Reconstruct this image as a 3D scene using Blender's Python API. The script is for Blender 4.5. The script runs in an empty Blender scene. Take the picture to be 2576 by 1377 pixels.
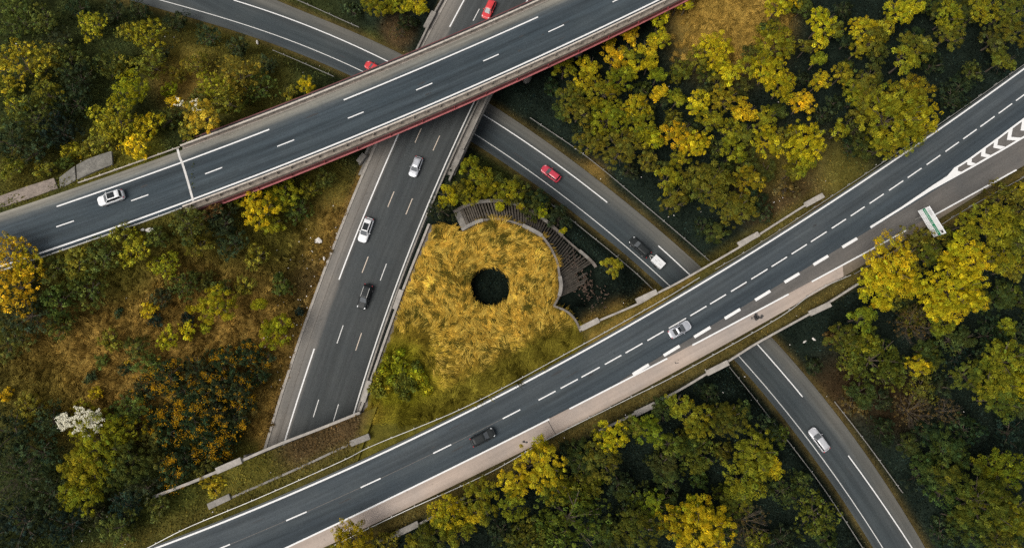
import bpy, bmesh, math, random
import numpy as np
from mathutils import Vector, Matrix

rng = np.random.default_rng(7)
random.seed(7)
SC = bpy.context.scene
COL = SC.collection

# ------------------------------------------------------------------ camera, sky, sun, exposure
FPX, CX, CY = 1625.0, 1288.0, 688.5          # focal length and centre, for a picture 2576 wide
CAMH, TILT = 119.0, math.radians(10.0)       # drone height over the lowest road, tilt from straight down
cam = bpy.data.cameras.new('camera')
cam.sensor_width = 36.0
cam.lens = FPX / 2576.0 * 36.0
cam.clip_start = 1.0
cam.clip_end = 6000.0
camo = bpy.data.objects.new('camera', cam)
COL.objects.link(camo)
camo.location = (0, 0, CAMH)
camo.rotation_euler = (TILT, 0, 0)
SC.camera = camo

SUN_EL, SUN_AZ = math.radians(56), math.radians(238)   # azimuth from +Y towards +X
world = bpy.data.worlds.new('World')
SC.world = world
world.use_nodes = True
wn, wl = world.node_tree.nodes, world.node_tree.links
wn.clear()
sky = wn.new('ShaderNodeTexSky')
sky.sky_type = 'NISHITA'
sky.sun_disc = False
sky.sun_elevation = SUN_EL
sky.sun_rotation = SUN_AZ
sky.dust_density = 4.0
sky.air_density = 1.0
hs = wn.new('ShaderNodeHueSaturation')
hs.inputs['Saturation'].default_value = 0.30
bg = wn.new('ShaderNodeBackground')
bg.inputs['Strength'].default_value = 0.078
wo = wn.new('ShaderNodeOutputWorld')
wl.new(sky.outputs[0], hs.inputs['Color'])
wl.new(hs.outputs[0], bg.inputs['Color'])
wl.new(bg.outputs[0], wo.inputs['Surface'])

sun = bpy.data.lights.new('sun', 'SUN')
sun.energy = 1.5
sun.angle = math.radians(35)
sun.color = (1.0, 0.95, 0.86)
suno = bpy.data.objects.new('sun', sun)
COL.objects.link(suno)
sd = Vector((math.sin(SUN_AZ) * math.cos(SUN_EL), math.cos(SUN_AZ) * math.cos(SUN_EL), math.sin(SUN_EL)))
suno.rotation_euler = sd.to_track_quat('Z', 'Y').to_euler()
suno.location = (0, 0, 200)

SC.view_settings.view_transform = 'Standard'
SC.view_settings.look = 'None'
SC.view_settings.gamma = 1.0
SC.view_settings.use_curve_mapping = False
SC.view_settings.exposure = 0.68
SC.render.engine = 'CYCLES'
SC.cycles.max_bounces = 5
SC.cycles.diffuse_bounces = 3
SC.cycles.transmission_bounces = 3
SC.cycles.transparent_max_bounces = 4
SC.cycles.use_denoising = False

# ------------------------------------------------------------------ survey: picture point + height -> place
CT, ST = math.cos(TILT), math.sin(TILT)


def unp(px, py, z):
    u = (np.asarray(px, float) - CX) / FPX
    v = (CY - np.asarray(py, float)) / FPX
    t = (CAMH - z) / (CT - v * ST)
    return t * u, t * (v * CT + ST)


def unpf(px, py, zf):
    z = 5.0
    for _ in range(8):
        x, y = unp(px, py, z)
        z = zf(x, y)
    return x, y, z


def proj(x, y, z):
    d = z - CAMH
    yc = CT * y + ST * d
    zc = -ST * y + CT * d
    return CX + FPX * x / -zc, CY - FPX * yc / -zc


def zA(x, y):
    return 12.8 - 0.033 * (x + 11.0)


def zB(x, y):
    return np.clip(3.2 + (y + 5.0) * 0.0475, 1.5, 6.5)


def zC(x, y):
    return 0.0 * x


def zD(x, y):
    return 8.05 - 0.0335 * x


def zI(x, y):
    return 7.9 - (y + 4.0) * 0.06


class Line:
    def __init__(s, pts, zf, axis='x', deg=2):
        p = np.array(pts, float)
        x, y, z = unpf(p[:, 0], p[:, 1], zf)
        s.axis, s.zf = axis, zf
        a, b = (x, y) if axis == 'x' else (y, x)
        s.m, s.sd = a.mean(), a.std()
        s.c = np.polyfit((a - s.m) / s.sd, b, deg)
        s.lo, s.hi = a.min(), a.max()

    def f(s, a):
        return np.polyval(s.c, (np.asarray(a, float) - s.m) / s.sd)

    def slope(s, a):
        return np.polyval(np.polyder(s.c), (np.asarray(a, float) - s.m) / s.sd) / s.sd

    def xy(s, a):
        b = s.f(a)
        return np.stack([a, b], 1) if s.axis == 'x' else np.stack([b, a], 1)

    def param(s, px, py):
        x, y, z = unpf(px, py, s.zf)
        return x if s.axis == 'x' else y

    def pts(s, a0, a1, n=60, lift=0.0):
        a = np.linspace(a0, a1, n)
        q = s.xy(a)
        z = s.zf(q[:, 0], q[:, 1]) + lift
        return np.column_stack([q, z])


def px2w(pts, zf, lift=0.0):
    p = np.array(pts, float)
    x, y, z = unpf(p[:, 0], p[:, 1], zf)
    return np.column_stack([x, y, z + lift])


def smoothline(pts, n=80):
    """Catmull-Rom through 3D points, n samples"""
    P = np.array(pts, float)
    P = np.vstack([2 * P[0] - P[1], P, 2 * P[-1] - P[-2]])
    out = []
    segs = len(P) - 3
    for t in np.linspace(0, segs - 1e-6, n):
        i = int(t)
        u = t - i
        a, b, c, d = P[i:i + 4]
        out.append(0.5 * (2 * b + (c - a) * u + (2 * a - 5 * b + 4 * c - d) * u * u + (3 * b - a - 3 * c + d) * u ** 3))
    return np.array(out)


def normals2(P):
    d = np.gradient(P[:, :2], axis=0)
    d /= np.linalg.norm(d, axis=1)[:, None] + 1e-9
    return np.stack([-d[:, 1], d[:, 0]], 1)


def offs(P, d, dz=0.0):
    n = normals2(P)
    Q = P.copy()
    Q[:, :2] += n * (np.asarray(d)[:, None] if np.ndim(d) else d)
    Q[:, 2] += dz
    return Q


# ------------------------------------------------------------------ object helpers
def tag(o, label=None, cat=None, group=None, kind=None):
    if label:
        o['label'] = label
    if cat:
        o['category'] = cat
    if group:
        o['group'] = group
    if kind:
        o['kind'] = kind
    return o


def link(name, data, parent=None, mat=None):
    o = bpy.data.objects.new(name, data)
    COL.objects.link(o)
    if parent is not None:
        o.parent = parent
    if mat is not None and data is not None and not data.materials:
        data.materials.append(mat)
    return o


def empty(name, loc, label, cat, group=None, rz=0.0):
    o = bpy.data.objects.new(name, None)
    COL.objects.link(o)
    o.location = loc
    o.rotation_euler = (0, 0, rz)
    o.empty_display_size = 0.3
    return tag(o, label, cat, group)


def rawmesh(name, verts, faces, uv=None, smooth=False):
    me = bpy.data.meshes.new(name)
    me.from_pydata([tuple(v) for v in verts], [], [tuple(f) for f in faces])
    if uv is not None:
        lay = me.uv_layers.new(name='UVMap')
        li = np.empty(len(me.loops), dtype=np.int32)
        me.loops.foreach_get('vertex_index', li)
        lay.data.foreach_set('uv', np.asarray(uv, dtype=np.float32)[li].ravel())
    if smooth:
        me.polygons.foreach_set('use_smooth', [True] * len(me.polygons))
    me.update()
    return me


def mk(name, verts, faces, mat, parent=None, uv=None, smooth=False):
    """verts in world space; a parented mesh keeps its place"""
    v = np.array(verts, float)
    if parent is not None:
        v = v - np.array(parent_world(parent))
    return link(name, rawmesh(name, v, faces, uv, smooth), parent, mat)


def parent_world(p):
    l = Vector((0, 0, 0))
    while p is not None:
        l = l + p.location
        p = p.parent
    return tuple(l)


def sweep_geo(P, prof, closed=True, caps=True):
    P = np.array(P, float)
    N = normals2(P)
    k = len(prof)
    V = []
    for i in range(len(P)):
        for (o, z) in prof:
            V.append((P[i, 0] + N[i, 0] * o, P[i, 1] + N[i, 1] * o, P[i, 2] + z))
    Fc = []
    kk = k if closed else k - 1
    for i in range(len(P) - 1):
        for j in range(kk):
            a, b = i * k + j, i * k + (j + 1) % k
            Fc.append((a, b, b + k, a + k))
    if caps and closed:
        Fc.append(tuple(range(k - 1, -1, -1)))
        Fc.append(tuple((len(P) - 1) * k + j for j in range(k)))
    return V, Fc


def sweep(name, P, prof, mat, parent=None, closed=True, caps=True):
    V, Fc = sweep_geo(P, prof, closed, caps)
    o = mk(name, V, Fc, mat, parent)
    return o


def rect(o0, o1, z0, z1):
    return [(o0, z0), (o1, z0), (o1, z1), (o0, z1)]


def ribbon(name, P, w, mat, parent, wl_=None):
    N = normals2(P)
    L = P[:, :2] + N * w / 2
    R = P[:, :2] - N * w / 2
    n = len(P)
    V = [(L[i, 0], L[i, 1], P[i, 2]) for i in range(n)] + [(R[i, 0], R[i, 1], P[i, 2]) for i in range(n)]
    Fc = [(n + i, n + i + 1, i + 1, i) for i in range(n - 1)]
    s = np.concatenate([[0], np.cumsum(np.linalg.norm(np.diff(P[:, :2], axis=0), axis=1))])
    uv = [(s[i], 0) for i in range(n)] + [(s[i], w) for i in range(n)]
    return mk(name, V, Fc, mat, parent, uv)


def poly(name, pts, mat, parent=None, thick=0.0):
    n = len(pts)
    P = np.array(pts, float)
    a = sum(P[i, 0] * P[(i + 1) % n, 1] - P[(i + 1) % n, 0] * P[i, 1] for i in range(n))
    if a < 0:
        P = P[::-1]
    if thick <= 0:
        return mk(name, P, [tuple(range(n))], mat, parent)
    V = list(P) + [(p[0], p[1], p[2] - thick) for p in P]
    Fc = [tuple(range(n)), tuple(range(2 * n - 1, n - 1, -1))]
    Fc += [(i, n + i, n + (i + 1) % n, (i + 1) % n) for i in range(n)]
    return mk(name, V, Fc, mat, parent)


def box_mesh(name, sx, sy, sz, z0=0.0, bev=0.0):
    bm = bmesh.new()
    bmesh.ops.create_cube(bm, size=1.0)
    for v in bm.verts:
        v.co = Vector((v.co.x * sx, v.co.y * sy, (v.co.z + 0.5) * sz + z0))
    if bev > 0:
        bmesh.ops.bevel(bm, geom=list(bm.edges), offset=bev, segments=1, affect='EDGES', profile=0.5)
    me = bpy.data.meshes.new(name)
    bm.to_mesh(me)
    bm.free()
    return me


# ------------------------------------------------------------------ materials
def new_mat(name):
    m = bpy.data.materials.new(name)
    m.use_nodes = True
    nt = m.node_tree
    b = nt.nodes['Principled BSDF']
    return m, nt.nodes, nt.links, b


def mix_rgb(n, l, fac, a, b, typ='MIX'):
    x = n.new('ShaderNodeMix')
    x.data_type = 'RGBA'
    x.blend_type = typ
    for sock, val in ((x.inputs[0], fac), (x.inputs[6], a), (x.inputs[7], b)):
        if hasattr(val, 'is_linked') or hasattr(val, 'links'):
            l.new(val, sock)
        elif isinstance(val, (int, float)):
            sock.default_value = val
        else:
            sock.default_value = (*val, 1.0)
    return x.outputs[2]


def noise(n, l, scale, detail=3.0, rough=0.6, vec=None, loc=None):
    t = n.new('ShaderNodeTexNoise')
    t.inputs['Scale'].default_value = scale
    t.inputs['Detail'].default_value = detail
    t.inputs['Roughness'].default_value = rough
    if vec is not None:
        l.new(vec, t.inputs['Vector'])
    return t.outputs['Fac']


def ramp(n, l, fac, stops):
    r = n.new('ShaderNodeValToRGB')
    e = r.color_ramp.elements
    while len(e) > len(stops):
        e.remove(e[-1])
    while len(e) < len(stops):
        e.new(0.5)
    for k, (p, c) in enumerate(stops):
        e[k].position = p
        e[k].color = (*c, 1.0) if len(c) == 3 else c
    l.new(fac, r.inputs['Fac'])
    return r.outputs['Color']


def objcoord(n):
    g = n.new('ShaderNodeNewGeometry')
    return g.outputs['Position']


def simple(name, col, rough=0.6, metal=0.0, var=0.25, scale=1.5, var2=0.12, scale2=14.0, bump=0.0):
    m, n, l, b = new_mat(name)
    pos = objcoord(n)
    f1 = noise(n, l, scale, 4, 0.65, pos)
    c1 = ramp(n, l, f1, [(0.25, tuple(c * (1 - var) for c in col)), (0.75, tuple(min(1, c * (1 + var)) for c in col))])
    f2 = noise(n, l, scale2, 3, 0.7, pos)
    g = ramp(n, l, f2, [(0.3, (1 - var2,) * 3), (0.7, (1 + var2,) * 3)])
    c = mix_rgb(n, l, 1.0, c1, g, 'MULTIPLY')
    l.new(c, b.inputs['Base Color'])
    b.inputs['Roughness'].default_value = rough
    b.inputs['Metallic'].default_value = metal
    if bump:
        bp = n.new('ShaderNodeBump')
        bp.inputs['Strength'].default_value = bump
        bp.inputs['Distance'].default_value = 0.05
        l.new(f2, bp.inputs['Height'])
        l.new(bp.outputs[0], b.inputs['Normal'])
    return m


def asphalt(name, vmax, stops, streak=0.28, wob=0.25, tint=(1.0, 1.0, 1.0), grain=0.14):
    """stops: (metres across, colour); road-aligned UV in metres (u along, v across)"""
    m, n, l, b = new_mat(name)
    uvn = n.new('ShaderNodeUVMap')
    uvn.uv_map = 'UVMap'
    sep = n.new('ShaderNodeSeparateXYZ')
    l.new(uvn.outputs[0], sep.inputs[0])
    pos = objcoord(n)

    def math_(op, a, bb, c=None):
        x = n.new('ShaderNodeMath')
        x.operation = op
        for i, val in enumerate((a, bb, c)):
            if val is None:
                continue
            if isinstance(val, (int, float)):
                x.inputs[i].default_value = val
            else:
                l.new(val, x.inputs[i])
        return x.outputs[0]
    wobn = noise(n, l, 0.35, 4, 0.7, pos)
    wobm = math_('MULTIPLY_ADD', wobn, wob * 2.0, -wob)
    v = math_('ADD', sep.outputs[1], wobm)
    vn = math_('DIVIDE', v, vmax)
    base = ramp(n, l, vn, [(max(0, min(1, s / vmax)), c) for s, c in stops])
    comb = n.new('ShaderNodeCombineXYZ')
    l.new(math_('MULTIPLY', sep.outputs[0], 0.035), comb.inputs[0])
    l.new(math_('MULTIPLY', sep.outputs[1], 1.1), comb.inputs[1])
    st = noise(n, l, 1.0, 4, 0.6, comb.outputs[0])
    stc = ramp(n, l, st, [(0.28, (1 - streak,) * 3), (0.72, (1 + streak,) * 3)])
    c = mix_rgb(n, l, 1.0, base, stc, 'MULTIPLY')
    pt = noise(n, l, 0.12, 4, 0.6, pos)
    ptc = ramp(n, l, pt, [(0.3, (0.86, 0.88, 0.90)), (0.7, (1.14, 1.10, 1.06))])
    c = mix_rgb(n, l, 1.0, c, ptc, 'MULTIPLY')
    gr = noise(n, l, 3.2, 3, 0.8, pos)
    grc = ramp(n, l, gr, [(0.3, (1 - grain,) * 3), (0.7, (1 + grain,) * 3)])
    c = mix_rgb(n, l, 1.0, c, grc, 'MULTIPLY')
    # dark sealed cracks and small oil spots
    sp = noise(n, l, 1.1, 2, 0.5, pos)
    spc = ramp(n, l, sp, [(0.70, (1, 1, 1)), (0.80, (0.72, 0.72, 0.72))])
    c = mix_rgb(n, l, 1.0, c, spc, 'MULTIPLY')
    c = mix_rgb(n, l, 1.0, c, tint, 'MULTIPLY')
    l.new(c, b.inputs['Base Color'])
    b.inputs['Roughness'].default_value = 0.88
    b.inputs['Specular IOR Level'].default_value = 0.25
    return m


def paint_mat(name, col=(0.74, 0.73, 0.70), wear=0.5):
    m, n, l, b = new_mat(name)
    pos = objcoord(n)
    f = noise(n, l, 5.0, 4, 0.75, pos)
    c = ramp(n, l, f, [(0.26, tuple(x * wear for x in col)), (0.42, tuple(x * 0.9 for x in col)), (0.65, col)])
    l.new(c, b.inputs['Base Color'])
    b.inputs['Roughness'].default_value = 0.7
    return m


def vcol_leaf(name, transl=0.30, gain=1.0):
    """foliage cards: colour attribute, varied from card to card"""
    m = bpy.data.materials.new(name)
    m.use_nodes = True
    n, l = m.node_tree.nodes, m.node_tree.links
    n.clear()
    out = n.new('ShaderNodeOutputMaterial')
    at = n.new('ShaderNodeAttribute')
    at.attribute_name = 'Col'
    df = n.new('ShaderNodeBsdfDiffuse')
    tr = n.new('ShaderNodeBsdfTranslucent')
    mx = n.new('ShaderNodeMixShader')
    mx.inputs[0].default_value = transl
    l.new(at.outputs['Color'], df.inputs['Color'])
    l.new(at.outputs['Color'], tr.inputs['Color'])
    l.new(df.outputs[0], mx.inputs[1])
    l.new(tr.outputs[0], mx.inputs[2])
    l.new(mx.outputs[0], out.inputs['Surface'])
    return m


def obj_leaf(name, transl=0.32):
    """leaves whose colour comes from the tree they belong to (object colour) times a per-leaf variation"""
    m = bpy.data.materials.new(name)
    m.use_nodes = True
    n, l = m.node_tree.nodes, m.node_tree.links
    n.clear()
    out = n.new('ShaderNodeOutputMaterial')
    oi = n.new('ShaderNodeObjectInfo')
    at = n.new('ShaderNodeAttribute')
    at.attribute_name = 'Col'
    c = mix_rgb(n, l, 1.0, oi.outputs['Color'], at.outputs['Color'], 'MULTIPLY')
    df = n.new('ShaderNodeBsdfDiffuse')
    tr = n.new('ShaderNodeBsdfTranslucent')
    mx = n.new('ShaderNodeMixShader')
    mx.inputs[0].default_value = transl
    l.new(c, df.inputs['Color'])
    l.new(c, tr.inputs['Color'])
    l.new(df.outputs[0], mx.inputs[1])
    l.new(tr.outputs[0], mx.inputs[2])
    l.new(mx.outputs[0], out.inputs['Surface'])
    return m


M = {}
M['asphA'] = asphalt('asphalt_overpass', 20, [(0, (0.26, 0.21, 0.165)), (1.0, (0.20, 0.17, 0.14)), (1.7, (0.085, 0.084, 0.082)), (2.6, (0.050, 0.056, 0.061)), (5.0, (0.043, 0.050, 0.055)), (7.0, (0.052, 0.058, 0.062)), (9.3, (0.040, 0.047, 0.052)), (11.5, (0.046, 0.052, 0.056)), (16, (0.04, 0.046, 0.05))], 0.46, tint=(0.84, 0.98, 1.06))
M['asphB'] = asphalt('asphalt_sunken', 20, [(0, (0.25, 0.215, 0.185)), (1.4, (0.22, 0.19, 0.165)), (3.0, (0.175, 0.155, 0.138)), (3.5, (0.080, 0.080, 0.078)), (6.0, (0.070, 0.072, 0.071)), (9.5, (0.066, 0.068, 0.067)), (12.5, (0.060, 0.061, 0.059)), (16, (0.055, 0.053, 0.050))], 0.24, tint=(0.74, 0.80, 0.83))
M['asphC'] = asphalt('asphalt_ramp', 20, [(0, (0.15, 0.128, 0.108)), (1.6, (0.13, 0.115, 0.10)), (3.0, (0.075, 0.076, 0.076)), (5.0, (0.056, 0.061, 0.063)), (7.5, (0.060, 0.064, 0.066)), (9.0, (0.082, 0.082, 0.08)), (11, (0.085, 0.083, 0.079))], 0.26, tint=(0.74, 0.84, 0.88))
M['asphD'] = asphalt('asphalt_diagonal', 30, [(0, (0.10, 0.095, 0.088)), (0.8, (0.062, 0.066, 0.069)), (2.2, (0.066, 0.069, 0.071)), (4.0, (0.058, 0.062, 0.065)), (4.6, (0.062, 0.066, 0.068)), (6.0, (0.047, 0.053, 0.058)), (8.0, (0.045, 0.051, 0.056)), (9.0, (0.058, 0.062, 0.065)), (30, (0.06, 0.063, 0.065))], 0.34, tint=(0.86, 0.98, 1.05))
M['slip'] = asphalt('asphalt_slip_lane', 12, [(0, (0.105, 0.10, 0.094)), (3, (0.115, 0.108, 0.100)), (5, (0.13, 0.118, 0.106)), (12, (0.13, 0.118, 0.106))], 0.18, 0.15)
M['shoulderD'] = asphalt('pale_shoulder', 6, [(0, (0.33, 0.285, 0.255)), (2.0, (0.37, 0.32, 0.285)), (3.4, (0.27, 0.22, 0.175)), (6, (0.2, 0.16, 0.12))], 0.14, 0.3, tint=(1.04, 1.0, 0.96), grain=0.08)
M['slipsh'] = asphalt('slip_lane_edge', 6, [(0, (0.17, 0.145, 0.12)), (1.0, (0.14, 0.115, 0.085)), (6, (0.10, 0.08, 0.05))], 0.14, 0.3)
M['oil'] = simple('oil_film', (0.034, 0.036, 0.038), 0.8, var=0.3, scale=3)
M['hatch'] = simple('hatched_island_tar', (0.115, 0.105, 0.095), 0.9)
M['paint'] = paint_mat('road_paint', (0.80, 0.79, 0.77), 0.6)
M['paint_old'] = paint_mat('worn_road_paint', (0.60, 0.50, 0.40), 0.5)
M['paint_thin'] = paint_mat('thin_road_paint', (0.66, 0.65, 0.62), 0.45)
M['conc'] = simple('concrete', (0.205, 0.188, 0.165), 0.9, var=0.35, scale=0.8, var2=0.3, scale2=6, bump=0.4)
M['concpale'] = simple('pale_concrete', (0.32, 0.29, 0.255), 0.9, var=0.28, scale=0.9, var2=0.25, scale2=7, bump=0.3)
M['concdark'] = simple('weathered_concrete', (0.145, 0.125, 0.105), 0.95, var=0.45, scale=0.9, var2=0.35, scale2=5, bump=0.5)
M['edgebeam'] = simple('stained_edge_beam', (0.225, 0.19, 0.155), 0.9, var=0.4, scale=1.2, var2=0.3, scale2=5, bump=0.3)
M['rib'] = simple('mossy_rib', (0.080, 0.066, 0.050), 0.95, var=0.5, scale=1.3, var2=0.4, scale2=5, bump=0.5)
M['galv'] = simple('galvanised_steel', (0.50, 0.49, 0.46), 0.55, 0.35, var=0.2, scale=0.6)
M['galvdull'] = simple('dull_galvanised_steel', (0.27, 0.26, 0.24), 0.6, 0.3, var=0.25, scale=0.6)
M['rustbarrier'] = simple('weathered_barrier', (0.50, 0.44, 0.375), 0.7, 0.1, var=0.3, scale=1.0, var2=0.25, scale2=5)
M['padtan'] = simple('tan_pad', (0.215, 0.175, 0.145), 0.95, var=0.35, scale=0.7, var2=0.3, scale2=4, bump=0.4)
M['padgrey'] = simple('cracked_pad', (0.155, 0.145, 0.125), 0.95, var=0.4, scale=0.8, var2=0.35, scale2=4, bump=0.5)
M['red'] = simple('red_girder_paint', (0.40, 0.075, 0.085), 0.6, var=0.3, scale=0.7, var2=0.15)
M['darkred'] = simple('dull_red_paint', (0.13, 0.040, 0.040), 0.65, var=0.35, scale=0.7)
M['pink'] = simple('pinkish_red_flange', (0.38, 0.115, 0.115), 0.6, var=0.25, scale=0.7)  # flange in a lighter, pinker red than the girder web
M['black'] = simple('tar_black', (0.02, 0.02, 0.02), 0.8)
M['bark'] = simple('bark', (0.085, 0.065, 0.045), 0.95, var=0.4, scale=2)
M['signwhite'] = simple('sign_white', (0.88, 0.88, 0.88), 0.45, var=0.04)
M['signgreen'] = simple('sign_green', (0.003, 0.24, 0.11), 0.45, var=0.08)
M['signblack'] = simple('sign_black', (0.02, 0.02, 0.02), 0.5, var=0.05)
M['signgrey'] = simple('sign_grey_letters', (0.16, 0.16, 0.17), 0.5, var=0.05)
M['signtext'] = simple('sign_letter_white', (0.82, 0.84, 0.82), 0.45, var=0.03)
M['stone'] = simple('brown_rubble', (0.085, 0.055, 0.038), 0.95, var=0.5, scale=2.2)
M['litter'] = simple('pale_litter', (0.62, 0.58, 0.53), 0.8, var=0.2)
M['leaf'] = obj_leaf('leaf', 0.18)
M['cards'] = vcol_leaf('ground_foliage', 0.22)
M['straw'] = vcol_leaf('straw', 0.25)


def ground_mat():
    m, n, l, b = new_mat('ground_soil_and_grass')
    at = n.new('ShaderNodeAttribute')
    at.attribute_name = 'Col'
    pos = objcoord(n)
    f = noise(n, l, 0.9, 5, 0.75, pos)
    g = ramp(n, l, f, [(0.28, (0.55, 0.58, 0.6)), (0.72, (1.4, 1.35, 1.3))])
    c = mix_rgb(n, l, 1.0, at.outputs['Color'], g, 'MULTIPLY')
    f2 = noise(n, l, 5.0, 4, 0.8, pos)
    g2 = ramp(n, l, f2, [(0.25, (0.55,) * 3), (0.75, (1.4,) * 3)])
    c = mix_rgb(n, l, 1.0, c, g2, 'MULTIPLY')
    l.new(c, b.inputs['Base Color'])
    b.inputs['Roughness'].default_value = 1.0
    b.inputs['Specular IOR Level'].default_value = 0.05
    bp = n.new('ShaderNodeBump')
    bp.inputs['Strength'].default_value = 0.8
    bp.inputs['Distance'].default_value = 0.25
    l.new(f2, bp.inputs['Height'])
    l.new(bp.outputs[0], b.inputs['Normal'])
    return m


M['ground'] = ground_mat()

# ------------------------------------------------------------------ surveyed lines (picture points, 2576 wide)
A_s = Line([(50, 650), (160, 620), (485, 500), (670, 432), (858.5, 357.5), (1065, 268), (1358.6, 141), (1658, 0)], zA, 'x', 2)
A_l = Line([(142.5, 520), (457, 407), (677.5, 325), (864.6, 251), (1108.6, 152.5), (1353.6, 41.5)], zA, 'x', 2)
A_c = Line([(141.5, 571), (330, 503.5), (516, 437.5), (697.5, 367.5), (875, 298.5), (1046.6, 227), (1215.6, 153.5), (1379.6, 80), (1542, 5)], zA, 'x', 2)
B_l = Line([(1167, 0), (1131.5, 68), (1006, 330), (928.6, 510), (918, 536.6), (852.2, 703), (789.6, 876), (716.7, 1110)], zB, 'y', 2)
B_r = Line([(1152.2, 340), (1099, 464.6), (1067.4, 536.6), (1030.6, 626), (1008.6, 688.5), (949.5, 845), (891.6, 1036)], zB, 'y', 2)
B_d1 = Line([(1205, 22), (1191, 52), (1060, 322.5), (1046, 358.5), (991, 481.5), (976, 520), (925, 645), (910, 685), (863, 817.5), (848, 863), (802, 1004), (788.7, 1047.7)], zB, 'y', 2)
B_d2 = Line([(1106, 341), (1089.6, 378.5), (1037.6, 499), (1021, 539), (972, 663), (956, 705), (909.6, 836.8), (895.5, 880.5), (851.8, 1015.6), (838, 1059)], zB, 'y', 2)
B_le = Line([(1121.6, 0), (1071, 105), (958.8, 352), (894.4, 481), (872.3, 536.6), (782.3, 776.7), (709.4, 978), (673, 1127)], zB, 'y', 2)
C_u = Line([(587.5, 0), (725, 47.5), (858.5, 100), (967.6, 149), (1211, 285), (1370, 393), (1527.6, 507.5), (1656, 617.5), (1735, 690), (1904.8, 863.6), (2018.8, 998.6), (2133.8, 1144.6), (2294.8, 1377)], zC, 'x', 5)
C_d = Line([(400, 0), (530, 35), (675, 80), (858.5, 157.5), (901, 176), (1188.6, 334), (1343.6, 432.5), (1648.6, 688.5), (1678.6, 713.6), (1854.8, 893.6), (2037, 1103.6), (2219.8, 1377)], zC, 'x', 5)
C_n = Line([(695, 0), (850, 66), (1013.6, 137), (1233.6, 257.5), (1358.6, 350), (1488.6, 440), (1603.6, 540), (1720.5, 625), (1766, 665), (1942, 858.6), (2077, 1008.6), (2177, 1133.6), (2327, 1377)], zC, 'x', 5)
C_s = Line([(325, 0), (450, 35), (625, 90), (858.5, 180), (1203.6, 365), (1308.6, 440), (1508.6, 585), (1592, 655), (1649, 708), (1844.8, 903.6), (1927, 993.6), (2037, 1138.6), (2197, 1377)], zC, 'x', 5)
D_n = Line([(2575.8, 176), (2337, 340), (2067, 517.5), (1812, 688.5), (1717, 745), (1458.6, 888.6), (1208.6, 1018.6), (958.6, 1138.6), (858.6, 1182.5), (550, 1316), (400, 1377)], zD, 'x', 3)
D_c = Line([(2554, 254), (2466, 319), (2378, 382), (2283, 446.5), (2187, 512.5), (2092, 574), (1991, 639), (1889, 701), (1838, 732), (1736, 793.6), (1682.6, 825), (1573.6, 887), (1462.6, 949), (1354.6, 1005), (1264.6, 1052), (1089.6, 1138.6), (907, 1225), (720, 1308.6), (555, 1377)], zD, 'x', 3)
D_t = Line([(2118.8, 619), (2046, 665), (1973.8, 711), (1900, 756), (1823, 802.6), (1746.3, 847.6), (1669.6, 892.6), (1591.6, 938.6)], zD, 'x', 1)
D_e = Line([(2557, 425), (2352, 540), (2282, 582.5), (2042, 708.6), (1983.8, 737), (1741.3, 863.6), (1678.6, 898.6), (1432.6, 1028.6), (1382, 1057.6), (858.6, 1311), (845, 1316)], zD, 'x', 3)
D_s = Line([(2576, 417), (2417, 510), (2232, 632), (2140, 690), (1957, 790), (1717, 921), (1540, 1018), (1401, 1088), (1208.6, 1188.6), (1008.6, 1288.6), (858.6, 1352)], zD, 'x', 3)

AX0, AX1 = -125.0, 72.0
AJ = unpf(468, 440, zA)[0]                     # bridge joint
CX0, CX1 = -92.0, 78.0
DX0, DX1 = -75.0, 118.0
BY0, BY1 = -40.0, 112.0
A_NOFF, A_SOFF = 2.1, 0.72                     # deck surface beyond the lines


def dist_x(x, y, up, lo, extra_u=0.0, extra_l=0.0):
    """signed distance to a road given by upper and lower edge lines"""
    yu, yl = up.f(x) + extra_u, lo.f(x) - extra_l
    cu = 1 / np.sqrt(1 + up.slope(x) ** 2)
    return np.maximum((y - yu) * cu, (yl - y) * cu)


def dA(x, y):
    return dist_x(x, y, A_l, A_s, 2.2, 0.8)


def dC(x, y):
    return dist_x(np.clip(x, CX0 - 5, CX1 + 5), y, C_n, C_s)


def dD(x, y):
    xx = np.clip(x, DX0 - 3, DX1 + 3)
    return dist_x(xx, y, D_n, D_s, 0.4, 0.0)


def dB(x, y):
    yy = np.clip(y, BY0, BY1)
    cl = 1 / np.sqrt(1 + B_le.slope(yy) ** 2)
    return np.maximum((B_le.f(yy) - x) * cl, (x - B_r.f(yy) - 0.5) * cl)


def dBright(x, y):
    yy = np.clip(y, BY0, BY1)
    return x - B_r.f(yy)


def inpoly(x, y, P):
    x, y = np.asarray(x, float), np.asarray(y, float)
    r = np.zeros(x.shape, bool)
    n = len(P)
    for i in range(n):
        x0, y0 = P[i][:2]
        x1, y1 = P[(i + 1) % n][:2]
        c = ((y0 > y) != (y1 > y)) & (x < (x1 - x0) * (y - y0) / (y1 - y0 + 1e-12) + x0)
        r ^= c
    return r


def sstep(t):
    t = np.clip(t, 0, 1)
    return t * t * (3 - 2 * t)


# inner (high) and outer (low) wall of the ribbed slope round the grass island; local survey zoom -> picture
def q2(pts):
    return [(x * 0.27277 + 1073.3, y * 0.27277 + 483.0) for x, y in pts]


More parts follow.
